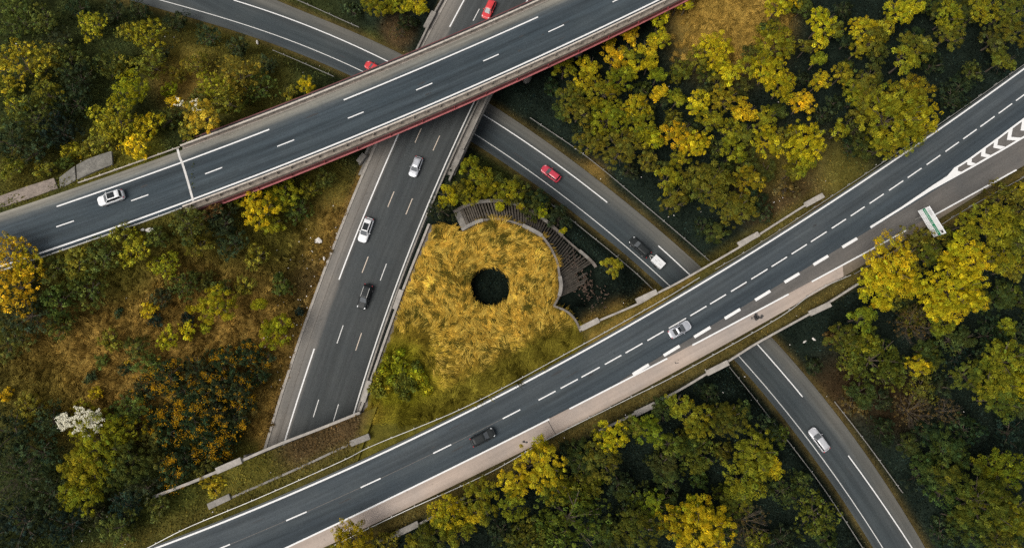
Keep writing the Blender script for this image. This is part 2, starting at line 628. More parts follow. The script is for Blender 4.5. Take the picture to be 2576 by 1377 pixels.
inner_px = q2([(325, 350), (415, 300), (515, 263), (650, 252), (770, 272), (890, 312), (980, 355), (1060, 405), (1140, 510), (1200, 640), (1225, 770), (1238, 860), (1220, 960), (1172, 1050)])
hook_px = q2([(1172, 1050), (1290, 1100), (1370, 1180), (1420, 1288)])
outer_px = q2([(250, 185), (350, 130), (460, 95), (605, 80), (750, 92), (900, 140), (1020, 210), (1140, 300), (1250, 400), (1350, 490), (1480, 600), (1560, 690), (1600, 820), (1560, 960), (1440, 1080)])
W_in = smoothline(px2w(inner_px, lambda x, y: zI(x, y) + 0.25), 90)
W_hook = smoothline(px2w(hook_px, lambda x, y: zI(x, y) + 0.25), 30)


def z_out(x, y):
    return np.clip(4.9 - (x + 9) * 0.13, 1.6, 5.0)


W_out = smoothline(px2w(outer_px, z_out), 90)
# island polygon: inner wall, hook, diagonal road, sunken road wall
BW_px = [(1079.4, 562.3), (1046, 645), (1013.8, 727.4), (972, 843), (932.4, 956.8), (905, 1033)]
BW = px2w(BW_px, lambda x, y: zI(x, y) + 0.35)
BWl = Line(BW_px, lambda x, y: zI(x, y) + 0.35, 'y', 2)
PIT = unpf(1233, 721, zI)
PITR = 3.7
isl_poly = [tuple(p[:2]) for p in W_in[::3]] + [tuple(p[:2]) for p in W_hook[2::3]]
_xs = np.linspace(W_hook[-1, 0], BW[-1, 0], 14)
isl_poly += [(x, float(D_n.f(x)) + 0.3) for x in _xs]
isl_poly += [(float(BWl.f(y)) + 0.35, y) for y in np.linspace(BW[-1, 1], BW[0, 1], 14)]
isl_poly += [(W_in[0, 0] - 4.0, W_in[0, 1] + 1.0)]
rev_poly = [tuple(p[:2]) for p in W_in[::3]] + [tuple(p[:2]) for p in W_out[::-3]]

# portal wall of the underpass
PT = px2w([(370, 1255), (520, 1196), (683.7, 1124), (800, 1079), (905, 1037)], lambda x, y: zD(x, y) + 0.3)
PTx = np.poly1d(np.polyfit(PT[:, 0], PT[:, 1], 1))

KP = np.array([
    (0, 0, 6), (200, 60, 4), (0, 300, 10), (300, 200, 6), (300, 330, 11), (500, 200, 4), (700, 220, 3), (500, 300, 8), (0, 430, 14), (-200, 100, 7), (-200, 500, 14),
    (100, 720, 13), (300, 640, 12.5), (600, 560, 8.5), (800, 520, 6), (800, 700, 5.3), (600, 700, 8), (300, 800, 10), (100, 1000, 9), (400, 1000, 8), (650, 900, 5.5), (600, 1100, 5), (250, 1200, 7), (50, 1300, 7), (430, 1270, 8.5), (-150, 1000, 9),
    (1000, 60, 2.5), (1050, 50, 4), (950, -100, 4), (1180, 420, 3.4), (1250, 450, 2.2), (1120, 500, 4.8), (1090, 560, 5),
    (1480, 640, 1.0), (1400, 560, 1.2), (1300, 490, 2.0), (1560, 720, 1.5), (1500, 790, 3.5), (1450, 740, 3), (1620, 720, 1.2),
    (1300, 150, 2), (1500, 300, 2), (1700, 200, 3.5), (2000, 200, 4), (1900, 500, 3.5), (2100, 400, 5), (2400, 150, 5), (2500, 50, 6), (1650, 450, 2), (1800, 0, 6), (2550, 0, 6), (1420, 80, 1.5), (1600, -150, 5),
    (2100, 850, 3), (2400, 800, 3.5), (2500, 600, 4.5), (2300, 1000, 3), (2500, 1300, 4), (2000, 900, 1.5), (1800, 1100, 3), (1500, 1200, 6), (1300, 1300, 7), (1950, 1300, 2.5), (2100, 1350, 1.5), (1650, 1050, 5), (1100, 1377, 8), (2700, 900, 4)], float)
_kx, _ky = unp(KP[:, 0], KP[:, 1], KP[:, 2])


def vnoise(x, y, s, seed=0):
    """cheap smooth noise from summed sines"""
    r = np.random.default_rng(100 + seed)
    o = 0
    for k in range(5):
        a = r.uniform(0, 6.28)
        f = s * r.uniform(0.6, 1.7)
        o = o + np.sin((x * np.cos(a) + y * np.sin(a)) * f + r.uniform(0, 6.28))
    return o / 5.0


def hground(x, y):
    x, y = np.asarray(x, float), np.asarray(y, float)
    num = np.zeros(x.shape)
    den = np.zeros(x.shape)
    for kx, ky, kz in zip(_kx, _ky, KP[:, 2]):
        w = 1.0 / ((x - kx) ** 2 + (y - ky) ** 2 + 9.0) ** 1.6
        num += w * kz
        den += w
    h = num / den + 0.35 * vnoise(x, y, 0.35, 1) + 0.15 * vnoise(x, y, 0.9, 2)
    a, c, d, b = dA(x, y), dC(x, y), dD(x, y), dB(x, y)
    # embankment of the overpass, left of the joint
    ad = np.maximum(a, (x - AJ) * 1.2)
    w = 1 - sstep((ad - 0.6) / 9.0)
    h = h * (1 - w) + (zA(x, y) - 0.14) * w
    # diagonal road on its embankment
    w = 1 - sstep((d - 2.2) / 8.0)
    h = h * (1 - w) + (zD(x, y) - 0.14) * w
    # verge shelf above the portal
    yp = PTx(x)
    # sunken road
    bl = B_le.f(np.clip(y, BY0, BY1)) - x
    br = dBright(x, y)
    wl_ = 1 - sstep((bl - 0.8) / 9.0)
    south = y < BW[0, 1] + 1.0
    wr = np.where(south, (x < BWl.f(np.clip(y, BY0, BY1)) + 0.42).astype(float), 1 - sstep((br - 1.0) / 6.0))
    w = np.where(b < 0.3, 1.0, np.where(bl > 0, wl_, wr))
    inisl = inpoly(x, y, isl_poly)
    tunnel = (y < yp - 0.35)
    w = np.where(tunnel, np.where((bl < 0.9) & (br < 1.9), 1.0, 0.0), w)
    w = np.where(inisl & ~tunnel, np.where(x < BWl.f(np.clip(y, BY0, BY1)) + 0.42, w, 0), w)
    h = np.where(inisl, zI(x, y) + 0.12 * vnoise(x, y, 0.8, 3), h)
    h = h * (1 - w) + (zB(x, y) - 0.14) * w
    # ribbed slope
    rv = inpoly(x, y, rev_poly)
    if rv.any():
        xi, yi = x[rv], y[rv]
        din = np.sqrt(((xi[:, None] - W_in[None, ::3, 0]) ** 2 + (yi[:, None] - W_in[None, ::3, 1]) ** 2)).min(1)
        dou = np.sqrt(((xi[:, None] - W_out[None, ::3, 0]) ** 2 + (yi[:, None] - W_out[None, ::3, 1]) ** 2)).min(1)
        t = din / (din + dou + 1e-6)
        hh = h.copy()
        hh[rv] = (zI(xi, yi) - 0.35) * (1 - t) + (z_out(xi, yi) - 0.5) * t - 0.35
        h = hh
    # ramp in its cutting, lowest of all
    h = np.minimum(h, -0.14 + 0.8 * np.maximum(0, c - 0.6))
    w = 1 - sstep(c / 4.0)
    w = np.where(rv, 0, w)
    h = h * (1 - w) + (-0.14) * w
    # clear space under the overpass
    h = np.where((x > AJ + 7) & (a < 3), np.minimum(h, zA(x, y) - 3.6), h)
    # pit
    r = np.hypot(x - PIT[0], y - PIT[1])
    h = np.where(r < PITR + 0.25, PIT[2] - 1.9, h)
    return h


def h1(x, y):
    return float(hground(np.array([x]), np.array([y]))[0])


# colours of the ground cover: blobs in the survey picture
DARK = np.array((0.0115, 0.0180, 0.0130))  # dark floor greenery, with shade beneath the trees put into its tone
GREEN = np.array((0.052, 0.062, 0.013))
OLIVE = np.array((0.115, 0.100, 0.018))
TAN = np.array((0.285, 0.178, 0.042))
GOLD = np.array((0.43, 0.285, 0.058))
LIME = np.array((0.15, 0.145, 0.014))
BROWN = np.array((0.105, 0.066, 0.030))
BLOBS = [
    (180, 920, 120, TAN), (300, 860, 80, TAN), (330, 960, 90, TAN), (400, 770, 80, TAN), (470, 700, 70, TAN), (650, 760, 90, TAN), (700, 630, 100, OLIVE), (850, 560, 70, TAN), (780, 700, 60, BROWN), (540, 840, 90, TAN), (120, 980, 90, OLIVE), (650, 840, 60, TAN), (450, 880, 80, TAN), (800, 620, 60, TAN), (330, 700, 60, OLIVE),
    (330, 640, 80, OLIVE), (200, 660, 80, OLIVE), (480, 600, 90, OLIVE), (730, 560, 70, OLIVE), (820, 470, 60, OLIVE),
    (470, 190, 60, TAN), (520, 130, 60, OLIVE), (600, 200, 90, OLIVE), (440, 150, 50, OLIVE), (330, 370, 50, OLIVE), (350, 380, 40, LIME), (230, 420, 60, OLIVE), (60, 440, 60, OLIVE),
    (1830, 60, 85, GOLD), (1770, 30, 50, TAN), (1900, 50, 60, TAN), (2000, 480, 90, BROWN), (2100, 450, 70, OLIVE), (1950, 430, 60, OLIVE),
    (690, 1010, 40, TAN), (700, 900, 30, TAN), (660, 1080, 30, TAN),
    (450, 1290, 90, GREEN), (560, 1240, 60, OLIVE), (480, 1320, 60, OLIVE), (650, 1180, 60, OLIVE), (760, 1130, 60, BROWN), (860, 1080, 60, BROWN), (600, 1215, 50, OLIVE),
    (150, 600, 50, OLIVE), (2330, 860, 40, DARK),
    (2200, 900, 60, DARK), (2130, 970, 60, BROWN * 0.4), (2250, 1010, 60, BROWN * 0.4), (2080, 1000, 40, BROWN * 0.6),
    (930, 120, 30, GREEN), (1000, 80, 30, BROWN), (1480, 450, 30, TAN),
    (1500, 830, 30, TAN), (1560, 800, 30, TAN), (1640, 760, 25, TAN), (1230, 470, 60, GREEN),
]


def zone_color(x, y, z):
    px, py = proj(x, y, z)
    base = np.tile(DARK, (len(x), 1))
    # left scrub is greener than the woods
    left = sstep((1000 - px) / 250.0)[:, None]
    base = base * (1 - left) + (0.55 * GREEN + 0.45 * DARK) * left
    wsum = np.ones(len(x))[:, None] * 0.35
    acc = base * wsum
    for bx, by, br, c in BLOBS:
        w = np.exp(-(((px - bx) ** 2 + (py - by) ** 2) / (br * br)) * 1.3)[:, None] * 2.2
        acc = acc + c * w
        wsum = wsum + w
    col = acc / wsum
    c, d, a = dC(x, y), dD(x, y), dA(x, y)
    # mown / dry verge strips along the roads
    w = (np.exp(-np.maximum(0, c) ** 2 / 0.8) * (c > -0.5) * 0.75)[:, None]
    col = col * (1 - w) + (0.6 * BROWN + 0.4 * OLIVE) * w
    ds = (D_s.f(x) - y)
    w = (sstep(1 - np.abs(ds - 1.4) / 2.4) * 0.95)[:, None]
    col = col * (1 - w) + (0.45 * BROWN + 0.55 * OLIVE) * w
    dn = (y - D_n.f(x))
    w = (sstep(1 - np.abs(dn - 2.2) / 3.4) * 0.9 * (px < 2050))[:, None]
    col = col * (1 - w) + (0.62 * OLIVE + 0.18 * GREEN + 0.2 * BROWN) * w
    w = (sstep(1 - np.abs(dn - 1.8) / 1.2) * 0.8 * (px > 1480) * (px < 1750))[:, None]
    col = col * (1 - w) + (0.6 * TAN + 0.4 * OLIVE) * w
    bl = B_le.f(np.clip(y, BY0, BY1)) - x
    w = (sstep(1 - np.abs(bl - 0.7) / 1.1) * 0.85 * (py < 1130))[:, None]
    col = col * (1 - w) + (0.55 * TAN + 0.45 * BROWN) * w
    isl = inpoly(x, y, isl_poly)
    if isl.any():
        dn_ = np.clip((y[isl] - D_n.f(x[isl])), 0, 30)
        g = sstep((dn_ - 4.5) / 4.0)
        lim = np.exp(-(((px[isl] - 1000) ** 2 + (py[isl] - 950) ** 2) / 95.0 ** 2))
        g = g * (1 - np.clip(lim * 1.5, 0, 1))
        lim2 = np.clip(lim * 1.3, 0, 1)[:, None]
        ci = OLIVE * (1 - g[:, None]) + GOLD * 0.8 * g[:, None]
        ci = ci * (1 - lim2) + LIME * 0.8 * lim2
        col[isl] = ci
    pr = np.hypot(x - PIT[0], y - PIT[1])
    col[pr < PITR + 0.1] = DARK * 0.62
    n = (1 + 0.30 * vnoise(x, y, 0.5, 5) + 0.25 * vnoise(x, y, 1.3, 6))[:, None]
    return np.clip(col * n, 0.004, 1)


def set_col(me, cols):
    ca = me.color_attributes.new(name='Col', type='FLOAT_COLOR', domain='POINT')
    c4 = np.ones((len(cols), 4), np.float32)
    c4[:, :3] = cols
    ca.data.foreach_set('color', c4.ravel())


def fast_mesh(name, V, nper, smooth=False):
    """V (n*nper,3): separate polygons of nper corners"""
    me = bpy.data.meshes.new(name)
    nv = len(V)
    nf = nv // nper
    me.vertices.add(nv)
    me.vertices.foreach_set('co', np.asarray(V, np.float32).ravel())
    me.loops.add(nv)
    me.loops.foreach_set('vertex_index', np.arange(nv, dtype=np.int32))
    me.polygons.add(nf)
    me.polygons.foreach_set('loop_start', np.arange(0, nv, nper, dtype=np.int32))
    me.polygons.foreach_set('loop_total', np.full(nf, nper, dtype=np.int32))
    me.update(calc_edges=True)
    return me


# ------------------------------------------------------------------ ground
STEP = 0.55
gx = np.concatenate([[-3000, -1200, -500, -250, -170], np.arange(-125, 125.1, STEP), [170, 250, 500, 1200, 3000]])
gy = np.concatenate([[-3000, -1200, -500, -200, -110], np.arange(-52, 116.1, STEP), [140, 200, 500, 1200, 3000]])
GX, GY = np.meshgrid(gx, gy)
fx, fy = GX.ravel(), GY.ravel()
fz = hground(np.clip(fx, -140, 140), np.clip(fy, -70, 118))
nx, ny = len(gx), len(gy)
ii, jj = np.meshgrid(np.arange(ny - 1), np.arange(nx - 1), indexing='ij')
a0 = (ii * nx + jj).ravel()
quads = np.stack([a0, a0 + 1, a0 + nx + 1, a0 + nx], 1)
me = bpy.data.meshes.new('ground')
me.vertices.add(len(fx))
me.vertices.foreach_set('co', np.column_stack([fx, fy, fz]).astype(np.float32).ravel())
me.loops.add(len(quads) * 4)
me.loops.foreach_set('vertex_index', quads.astype(np.int32).ravel())
me.polygons.add(len(quads))
me.polygons.foreach_set('loop_start', np.arange(0, len(quads) * 4, 4, dtype=np.int32))
me.polygons.foreach_set('loop_total', np.full(len(quads), 4, dtype=np.int32))
me.polygons.foreach_set('use_smooth', np.ones(len(quads), bool))
me.update(calc_edges=True)
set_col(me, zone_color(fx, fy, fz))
ground = link('ground', me, None, M['ground'])
tag(ground, kind='structure')


# ------------------------------------------------------------------ roads
def road_surface(name, up, lo, a0, a1, n, mat, lift=0.0, eu=0.0, el=0.0, axis='x', vref=None, cross=6):
    """sheet between two edge lines; v counts metres from the upper (or left) edge"""
    a = np.linspace(a0, a1, n)
    U, Lw = up.xy(a), lo.xy(a)
    if axis == 'x':
        sl = 1 / np.sqrt(1 + up.slope(a) ** 2)
        U = U + np.stack([0 * a, eu / sl], 1)
        Lw = Lw - np.stack([0 * a, el / sl], 1)
    else:
        sl = 1 / np.sqrt(1 + up.slope(a) ** 2)
        U = U - np.stack([eu / sl, 0 * a], 1)
        Lw = Lw + np.stack([el / sl, 0 * a], 1)
    V, UV = [], []
    s = np.concatenate([[0], np.cumsum(np.linalg.norm(np.diff(U, axis=0), axis=1))])
    for i in range(n):
        for k in range(cross + 1):
            t = k / cross
            p = U[i] * (1 - t) + Lw[i] * t
            V.append((p[0], p[1], float(up.zf(p[0], p[1])) + lift))
            UV.append((s[i], np.linalg.norm(Lw[i] - U[i]) * sl[i] * t))
    c = cross + 1
    Fc = [(i * c + k, i * c + k + 1, (i + 1) * c + k + 1, (i + 1) * c + k) for i in range(n - 1) for k in range(cross)]
    if axis == 'y':
        Fc = [f for f in Fc]
    o = link(name, rawmesh(name, V, Fc, UV), None, mat)
    # make the sheet face up
    if o.data.polygons[0].normal.z < 0:
        o.data.flip_normals()
    return o


roadA = tag(road_surface('overpass_road', A_l, A_s, AX0, AX1, 90, M['asphA'], 0, A_NOFF, A_SOFF), kind='structure')
roadB = tag(road_surface('sunken_road', B_le, B_r, BY0, BY1, 70, M['asphB'], 0, 0.0, 0.9, 'y'), kind='structure')
roadC = tag(road_surface('ramp_road', C_n, C_s, CX0, CX1, 110, M['asphC'], 0), kind='structure')
roadD = tag(road_surface('diagonal_road', D_n, D_s, DX0, DX1, 110, M['asphD'], 0, 0.45, 0.0), kind='structure')


class Off:                      # a line moved sideways
    def __init__(s, ln, d):
        s.l, s.d, s.zf, s.axis = ln, d, ln.zf, ln.axis

    def slope(s, a):
        return s.l.slope(a)

    def f(s, a):
        return s.l.f(a) + s.d * np.sqrt(1 + s.l.slope(a) ** 2)

    def xy(s, a):
        b = s.f(a)
        return np.stack([a, b], 1) if s.axis == 'x' else np.stack([b, a], 1)


# paler slip lane and hard shoulder of the diagonal road, laid as sheets of their own
xg = D_t.param(1430, 1030)
xs0 = D_t.param(1669, 893)
sl = road_surface('slip_lane', Off(D_t, 0.15), Off(D_e, -0.0), D_t.param(1560, 957), DX1, 60, M['slip'], 0.004)
sl.parent = roadD
xsh = D_e.param(2120, 672)
sh = road_surface('hard_shoulder', Off(D_e, 0.1), D_s, DX0, xsh, 110, M['shoulderD'], 0.008)
sh.parent = roadD
sh = road_surface('slip_shoulder', Off(D_e, 0.1), D_s, xsh, DX1, 40, M['slipsh'], 0.008)
sh.parent = roadD


def marking(line, p0, p1, w, parent, mat, name, lift):
    a0, a1 = (line.param(*p0), line.param(*p1))
    n = max(3, int(abs(a1 - a0) / 2.0) + 2)
    if a1 < a0:
        a0, a1 = a1, a0
    P = line.pts(a0, a1, n, lift)
    o = ribbon(name, P, w, mat, parent)
    if o.data.polygons[0].normal.z < 0:
        o.data.flip_normals()
    return o


PL = 0.012


def xline(line, a0, a1, w, parent, mat, name, lift=PL):
    P = line.pts(a0, a1, max(3, int(abs(a1 - a0) / 2)), lift)
    o = ribbon(name, P, w, mat, parent)
    if o.data.polygons[0].normal.z < 0:
        o.data.flip_normals()
    return o


# overpass
xline(A_s, AX0, AX1, 0.27, roadA, M['paint'], 'edge_line')
for p0, p1 in [((142.5, 520), (677.5, 325)), ((864.6, 251), (1353.6, 41.5))]:
    marking(A_l, p0, p1, 0.24, roadA, M['paint'], 'long_dash', PL)
aL = A_l.param(1353.6, 41.5)
xline(A_l, aL + 12.3, AX1, 0.24, roadA, M['paint'], 'long_dash')
aL = A_l.param(142.5, 520)
xline(A_l, AX0, aL - 12.3, 0.24, roadA, M['paint'], 'long_dash')
for p0, p1 in [((141.5, 571), (186, 555)), ((330, 503.5), (373.5, 488.5)), ((516, 437.5), (559, 421)), ((697.5, 367.5), (740, 351)), ((875, 298.5), (914.6, 281.5)), ((1046.6, 227), (1087.6, 209)), ((1215.6, 153.5), (1254.6, 135.5)), ((1379.6, 80), (1418.6, 62)), ((1541, 6), (1580, -12))]:
    marking(A_c, p0, p1, 0.19, roadA, M['paint'], 'lane_dash', PL)
# sunken road
for p0, p1 in [((1200, -70), (1131.5, 68)), ((1035, 270), (852.2, 703)), ((789.6, 876.2), (700, 1160))]:
    marking(B_l, p0, p1, 0.23, roadB, M['paint'], 'edge_line', PL)
xline(B_r, BY0, BY1, 0.22, roadB, M['paint_thin'], 'edge_line')
for p0, p1, m_ in [((1205, 22.5), (1191, 52.5), 'paint_thin'), ((1060, 322.5), (1046, 358.5), 'paint_old'), ((991, 481.5), (976, 520), 'paint_old'), ((925, 645), (910, 685.4), 'paint_old'), ((863, 817.5), (848, 863), 'paint_thin'), ((802, 1004), (788.7, 1047.7), 'paint_thin')]:
    marking(B_d1, p0, p1, 0.15, roadB, M[m_], 'lane_dash', PL)
for p0, p1, m_ in [((1106, 341), (1089.6, 378.5), 'paint_old'), ((1037.6, 499), (1021, 539), 'paint_old'), ((972, 663), (956, 705), 'paint_thin'), ((909.6, 836.8), (895.5, 880.5), 'paint_old'), ((851.8, 1015.6), (838, 1059), 'paint_thin')]:
    marking(B_d2, p0, p1, 0.14, roadB, M[m_], 'lane_dash', PL)
# ramp
for p0, p1 in [((587.5, 0), (1527.6, 507.5)), ((1656, 617.5), (2018.8, 998.6)), ((2133.8, 1144.6), (2330, 1430))]:
    marking(C_u, p0, p1, 0.20, roadC, M['paint'], 'edge_line', PL)
xline(C_d, CX0, CX1, 0.15, roadC, M['paint_thin'], 'edge_line')
# diagonal road
xline(D_n, DX0, DX1, 0.27, roadD, M['paint'], 'edge_line')
r3 = lambda pts: [(1717.3 + x / 2, y / 2) for x, y in pts]
r5 = lambda pts: [(858.6 + x / 2, 688.6 + y / 2) for x, y in pts]
r6 = lambda pts: [(1717.3 + x / 2, 688.6 + y / 2) for x, y in pts]
r4 = lambda pts: [(x / 2, 688.6 + y / 2) for x, y in pts]
dash_c = [r3(q) for q in [[(1677, 508), (1745, 460)], [(1590, 573), (1658, 522)], [(1498, 638), (1570, 588)], [(1412, 702), (1480, 653)], [(1322, 765), (1390, 717)], [(1227, 828), (1297, 783)], [(1132, 893), (1202, 847)], [(1038, 957), (1110, 910)], [(940, 1025), (1012, 975)], [(845, 1087), (916, 1040)], [(750, 1148), (822, 1102)], [(645, 1215), (724, 1165)], [(548, 1278), (625, 1229)], [(447, 1340), (525, 1291)], [(345, 1402), (427, 1353)]]]
dash_c += [r6(q) for q in [[(243, 88), (322, 40)], [(138, 150), (218, 103)], [(38, 210), (120, 163)]]]
dash_c += [r5(q) for q in [[(1648, 273), (1734, 222)], [(1540, 333), (1622, 287)], [(1430, 397), (1515, 348)], [(1326, 457), (1409, 408)], [(1208, 521), (1300, 470)], [(1103, 575), (1190, 528)], [(992, 633), (1078, 587)], [(812, 727), (900, 680)], [(462, 900), (553, 854)], [(97, 1073), (198, 1025)]]]
dash_c += [r4(q) for q in [[(1440, 1240), (1543, 1192)], [(1062, 1397), (1157, 1360)]]]
for q in dash_c:
    marking(D_c, q[0], q[1], 0.20, roadD, M['paint'], 'lane_dash', PL)
dash_t = [r3(q) for q in [[(803, 1238), (877, 1190)], [(658, 1330), (732, 1284)]]] + [r6(q) for q in [[(513, 45), (587, 0)], [(365, 135), (441, 88)], [(212, 228), (290, 180)], [(58, 318), (140, 270)]]] + [r5(q) for q in [[(1622, 408), (1702, 362)], [(1466, 500), (1547, 453)]]]
for q in dash_t:
    marking(D_t, q[0], q[1], 0.50, roadD, M['paint'], 'wide_dash', PL + 0.004)
for q in [((2557, 425), (2352, 540)), ((2282, 582.5), (2042, 708.6)), ((1983.8, 737), (1741.3, 863.6)), ((1678.6, 898.6), (1432.6, 1028.6))]:
    marking(D_e, q[0], q[1], 0.25, roadD, M['paint'], 'edge_line', PL + 0.004)
xline(D_e, DX0, D_e.param(1382, 1057.6), 0.25, roadD, M['paint'], 'edge_line', PL + 0.004)
# gore: survey zoom of the nose (2600..2880 x 300..540)
qg = lambda pts: [((2600 + x / 5.736) * 0.8944, (300 + y / 5.736) * 0.8944) for x, y in pts]
gz = lambda lift: (lambda pts: px2w(pts, zD, lift))
up_o = qg([(480, 985), (700, 850), (930, 680), (1180, 500), (1400, 330), (1606, 180), (1900, -30)])
lo_o = qg([(590, 1085), (800, 965), (1060, 815), (1300, 680), (1606, 500), (1900, 330)])
poly('hatched_island', list(gz(PL)(qg([(520, 1020), (545, 985), (700, 885), (930, 715), (1180, 535), (1400, 370), (1900, 10), (1900, 300), (1606, 470), (1300, 650), (1060, 790), (800, 935), (600, 1050), (545, 1055)]))), M['hatch'], roadD)
wedge = r3([(942, 1138), (1100, 1040), (1260, 930), (1330, 885)]) + qg([(480, 985), (545, 985), (535, 1030), (600, 1052), (590, 1085)]) + r3([(1250, 958), (1100, 1052), (948, 1148)])
poly('gore_wedge', list(gz(PL + 0.008)(wedge)), M['paint'], roadD)


def px_ribbon(name, pts, w, parent, mat, lift):
    P = smoothline(px2w(pts, zD, lift), 24)
    o = ribbon(name, P, w, mat, parent)
    if o.data.polygons[0].normal.z < 0:
        o.data.flip_normals()
    return o


px_ribbon('gore_line', qg([(480, 1000), (700, 865), (930, 698), (1180, 518), (1400, 350), (1606, 198), (1900, -10)]), 0.33, roadD, M['paint'], PL + 0.012)
px_ribbon('gore_line', qg([(570, 1080), (800, 952), (1060, 803), (1300, 668), (1606, 487), (1900, 318)]), 0.33, roadD, M['paint'], PL + 0.012)
for ch in [[(690, 880), (765, 835), (760, 895), (830, 915), (760, 952), (690, 935)],
           [(920, 715), (990, 670), (980, 755), (1070, 780), (1000, 818), (910, 798)],
           [(1125, 565), (1195, 515), (1175, 618), (1305, 645), (1230, 685), (1110, 660)],
           [(1355, 395), (1425, 345), (1400, 488), (1555, 500), (1490, 545), (1330, 535)],
           [(1575, 235), (1650, 180), (1620, 330), (1800, 345), (1740, 390), (1550, 385)]]:
    poly('chevron', list(gz(PL + 0.006)(qg(ch))), M['paint'], roadD)


# seams and stains
M['seam'] = simple('pale_joint', (0.15, 0.135, 0.12), 0.9, var=0.4, scale=3)
M['tar'] = simple('tar_stain', (0.05, 0.047, 0.045), 0.85, var=0.4, scale=4)
marking(D_c, (560, 1375), (1300, 1034), 0.07, roadD, M['seam'], 'asphalt_seam', 0.006)
px_ribbon('joint', [(1379, 1058), (1388, 1074), (1398, 1092)], 0.10, roadD, M['tar'], PL + 0.004)
_rs = random.Random(9)
for (cx_, cy_, n_, sp_, mx_) in ((1904, 797, 14, 11, 0.34), (1795, 838, 3, 6, 0.2), (1318, 1110, 3, 4, 0.3), (1700, 905, 3, 10, 0.16)):
    for _k in range(n_):
        ax, ay = cx_ + _rs.gauss(0, sp_), cy_ + _rs.gauss(0, sp_ * 0.5)
        X, Y, Z = unpf(ax, ay, zD)
        rr_ = _rs.uniform(0.06, mx_)
        pts_ = [(X + rr_ * _rs.uniform(0.5, 1.3) * math.cos(a_) * 1.5, Y + rr_ * _rs.uniform(0.5, 1.2) * math.sin(a_), 0) for a_ in [k * math.pi / 4 for k in range(8)]]
        poly('tar_stain', [(p[0], p[1], float(zD(p[0], p[1])) + PL) for p in pts_], M['tar'], roadD)
for ln_, zf_, par_, (xa_, xb_), n_, lo_, hi_ in ((B_l, zB, roadB, (-2, 55), 16, 0.6, 9.5), (A_l, zA, roadA, (-75, 30), 14, -8, -0.5), (C_u, zC, roadC, (-40, 60), 14, -5.5, 2.0), (D_c, zD, roadD, (-50, 80), 14, -3.2, 3.2)):
    for _k in range(n_):
        a_ = _rs.uniform(xa_, xb_)
        p_ = ln_.xy(np.array([a_]))[0]
        of_ = _rs.uniform(lo_, hi_)
        X, Y = (p_[0] + of_, p_[1]) if ln_.axis == 'y' else (p_[0], p_[1] + of_)
        th_ = math.atan(float(ln_.slope(a_))) if ln_.axis == 'x' else math.pi / 2 - math.atan(float(ln_.slope(a_)))
        L_, W_ = _rs.uniform(0.3, 1.6), _rs.uniform(0.06, 0.22)
        pts_ = []
        for k in range(10):
            t_ = 2 * math.pi * k / 10
            u_, v_ = L_ * math.cos(t_) * _rs.uniform(0.75, 1.15), W_ * math.sin(t_) * _rs.uniform(0.6, 1.2)
            pts_.append((X + u_ * math.cos(th_) - v_ * math.sin(th_), Y + u_ * math.sin(th_) + v_ * math.cos(th_)))
        poly('oil_stain', [(p[0], p[1], float(zf_(p[0], p[1])) + 0.0095) for p in pts_], M['oil'], par_)

# ------------------------------------------------------------------ guardrails
POSTM = box_mesh('post', 0.10, 0.14, 0.75)
POSTM.materials.append(M['galv'])
RAIL = [(-0.07, 0.46), (-0.02, 0.49), (-0.05, 0.56), (-0.02, 0.63), (-0.07, 0.70), (0.03, 0.70), (0.03, 0.46)]


def guardrail(label, P, mat='galv', space=4.0, tall=1.0, postmesh=None, wide=1.0, group=None):
    """P: points on the ground"""
    P = np.array(P, float)
    s = np.concatenate([[0], np.cumsum(np.linalg.norm(np.diff(P[:, :2], axis=0), axis=1))])
    mid = P[len(P) // 2]
    t = empty('guardrail', tuple(mid), label, 'guardrail', group)
    sweep('rail', P, [(o * wide, z * tall) for o, z in RAIL], M[mat], t)
    N = normals2(P)
    for d in np.arange(space / 2, s[-1], space):
        i = min(len(P) - 2, int(np.searchsorted(s, d)) - 1)
        u = (d - s[i]) / (s[i + 1] - s[i])
        p = P[i] * (1 - u) + P[i + 1] * u
        n = N[i]
        o = link('post', postmesh or POSTM, t)
        o.location = Vector((p[0] + n[0] * 0.12, p[1] + n[1] * 0.12, p[2] - 0.03)) - Vector(tuple(mid))
        o.rotation_euler = (0, 0, math.atan2(n[1], n[0]))
        o.scale = (1.0, 0.8, tall * 1.0)
    return t


def grounded(px, zf=None, n=50):
    """rail foot line from picture points of its top"""
    P = []
    for x, y in px:
        z = 3.0
        for _ in range(7):
            X, Y = unp(x, y, z + 0.8)
            z = float(surf(np.array([X]), np.array([Y]))[0])
        P.append((X, Y, z + 0.12))
    return smoothline(P, n)


# ------------------------------------------------------------------ overpass bridge
bA = empty('overpass_bridge', (0, 35, 5), 'long top overpass with stained concrete edges and red steel girders', 'bridge')
xa = np.linspace(AJ, AX1, 70)
Ps = A_s.pts(AJ, AX1, 70)
Pl = A_l.pts(AJ, AX1, 70)
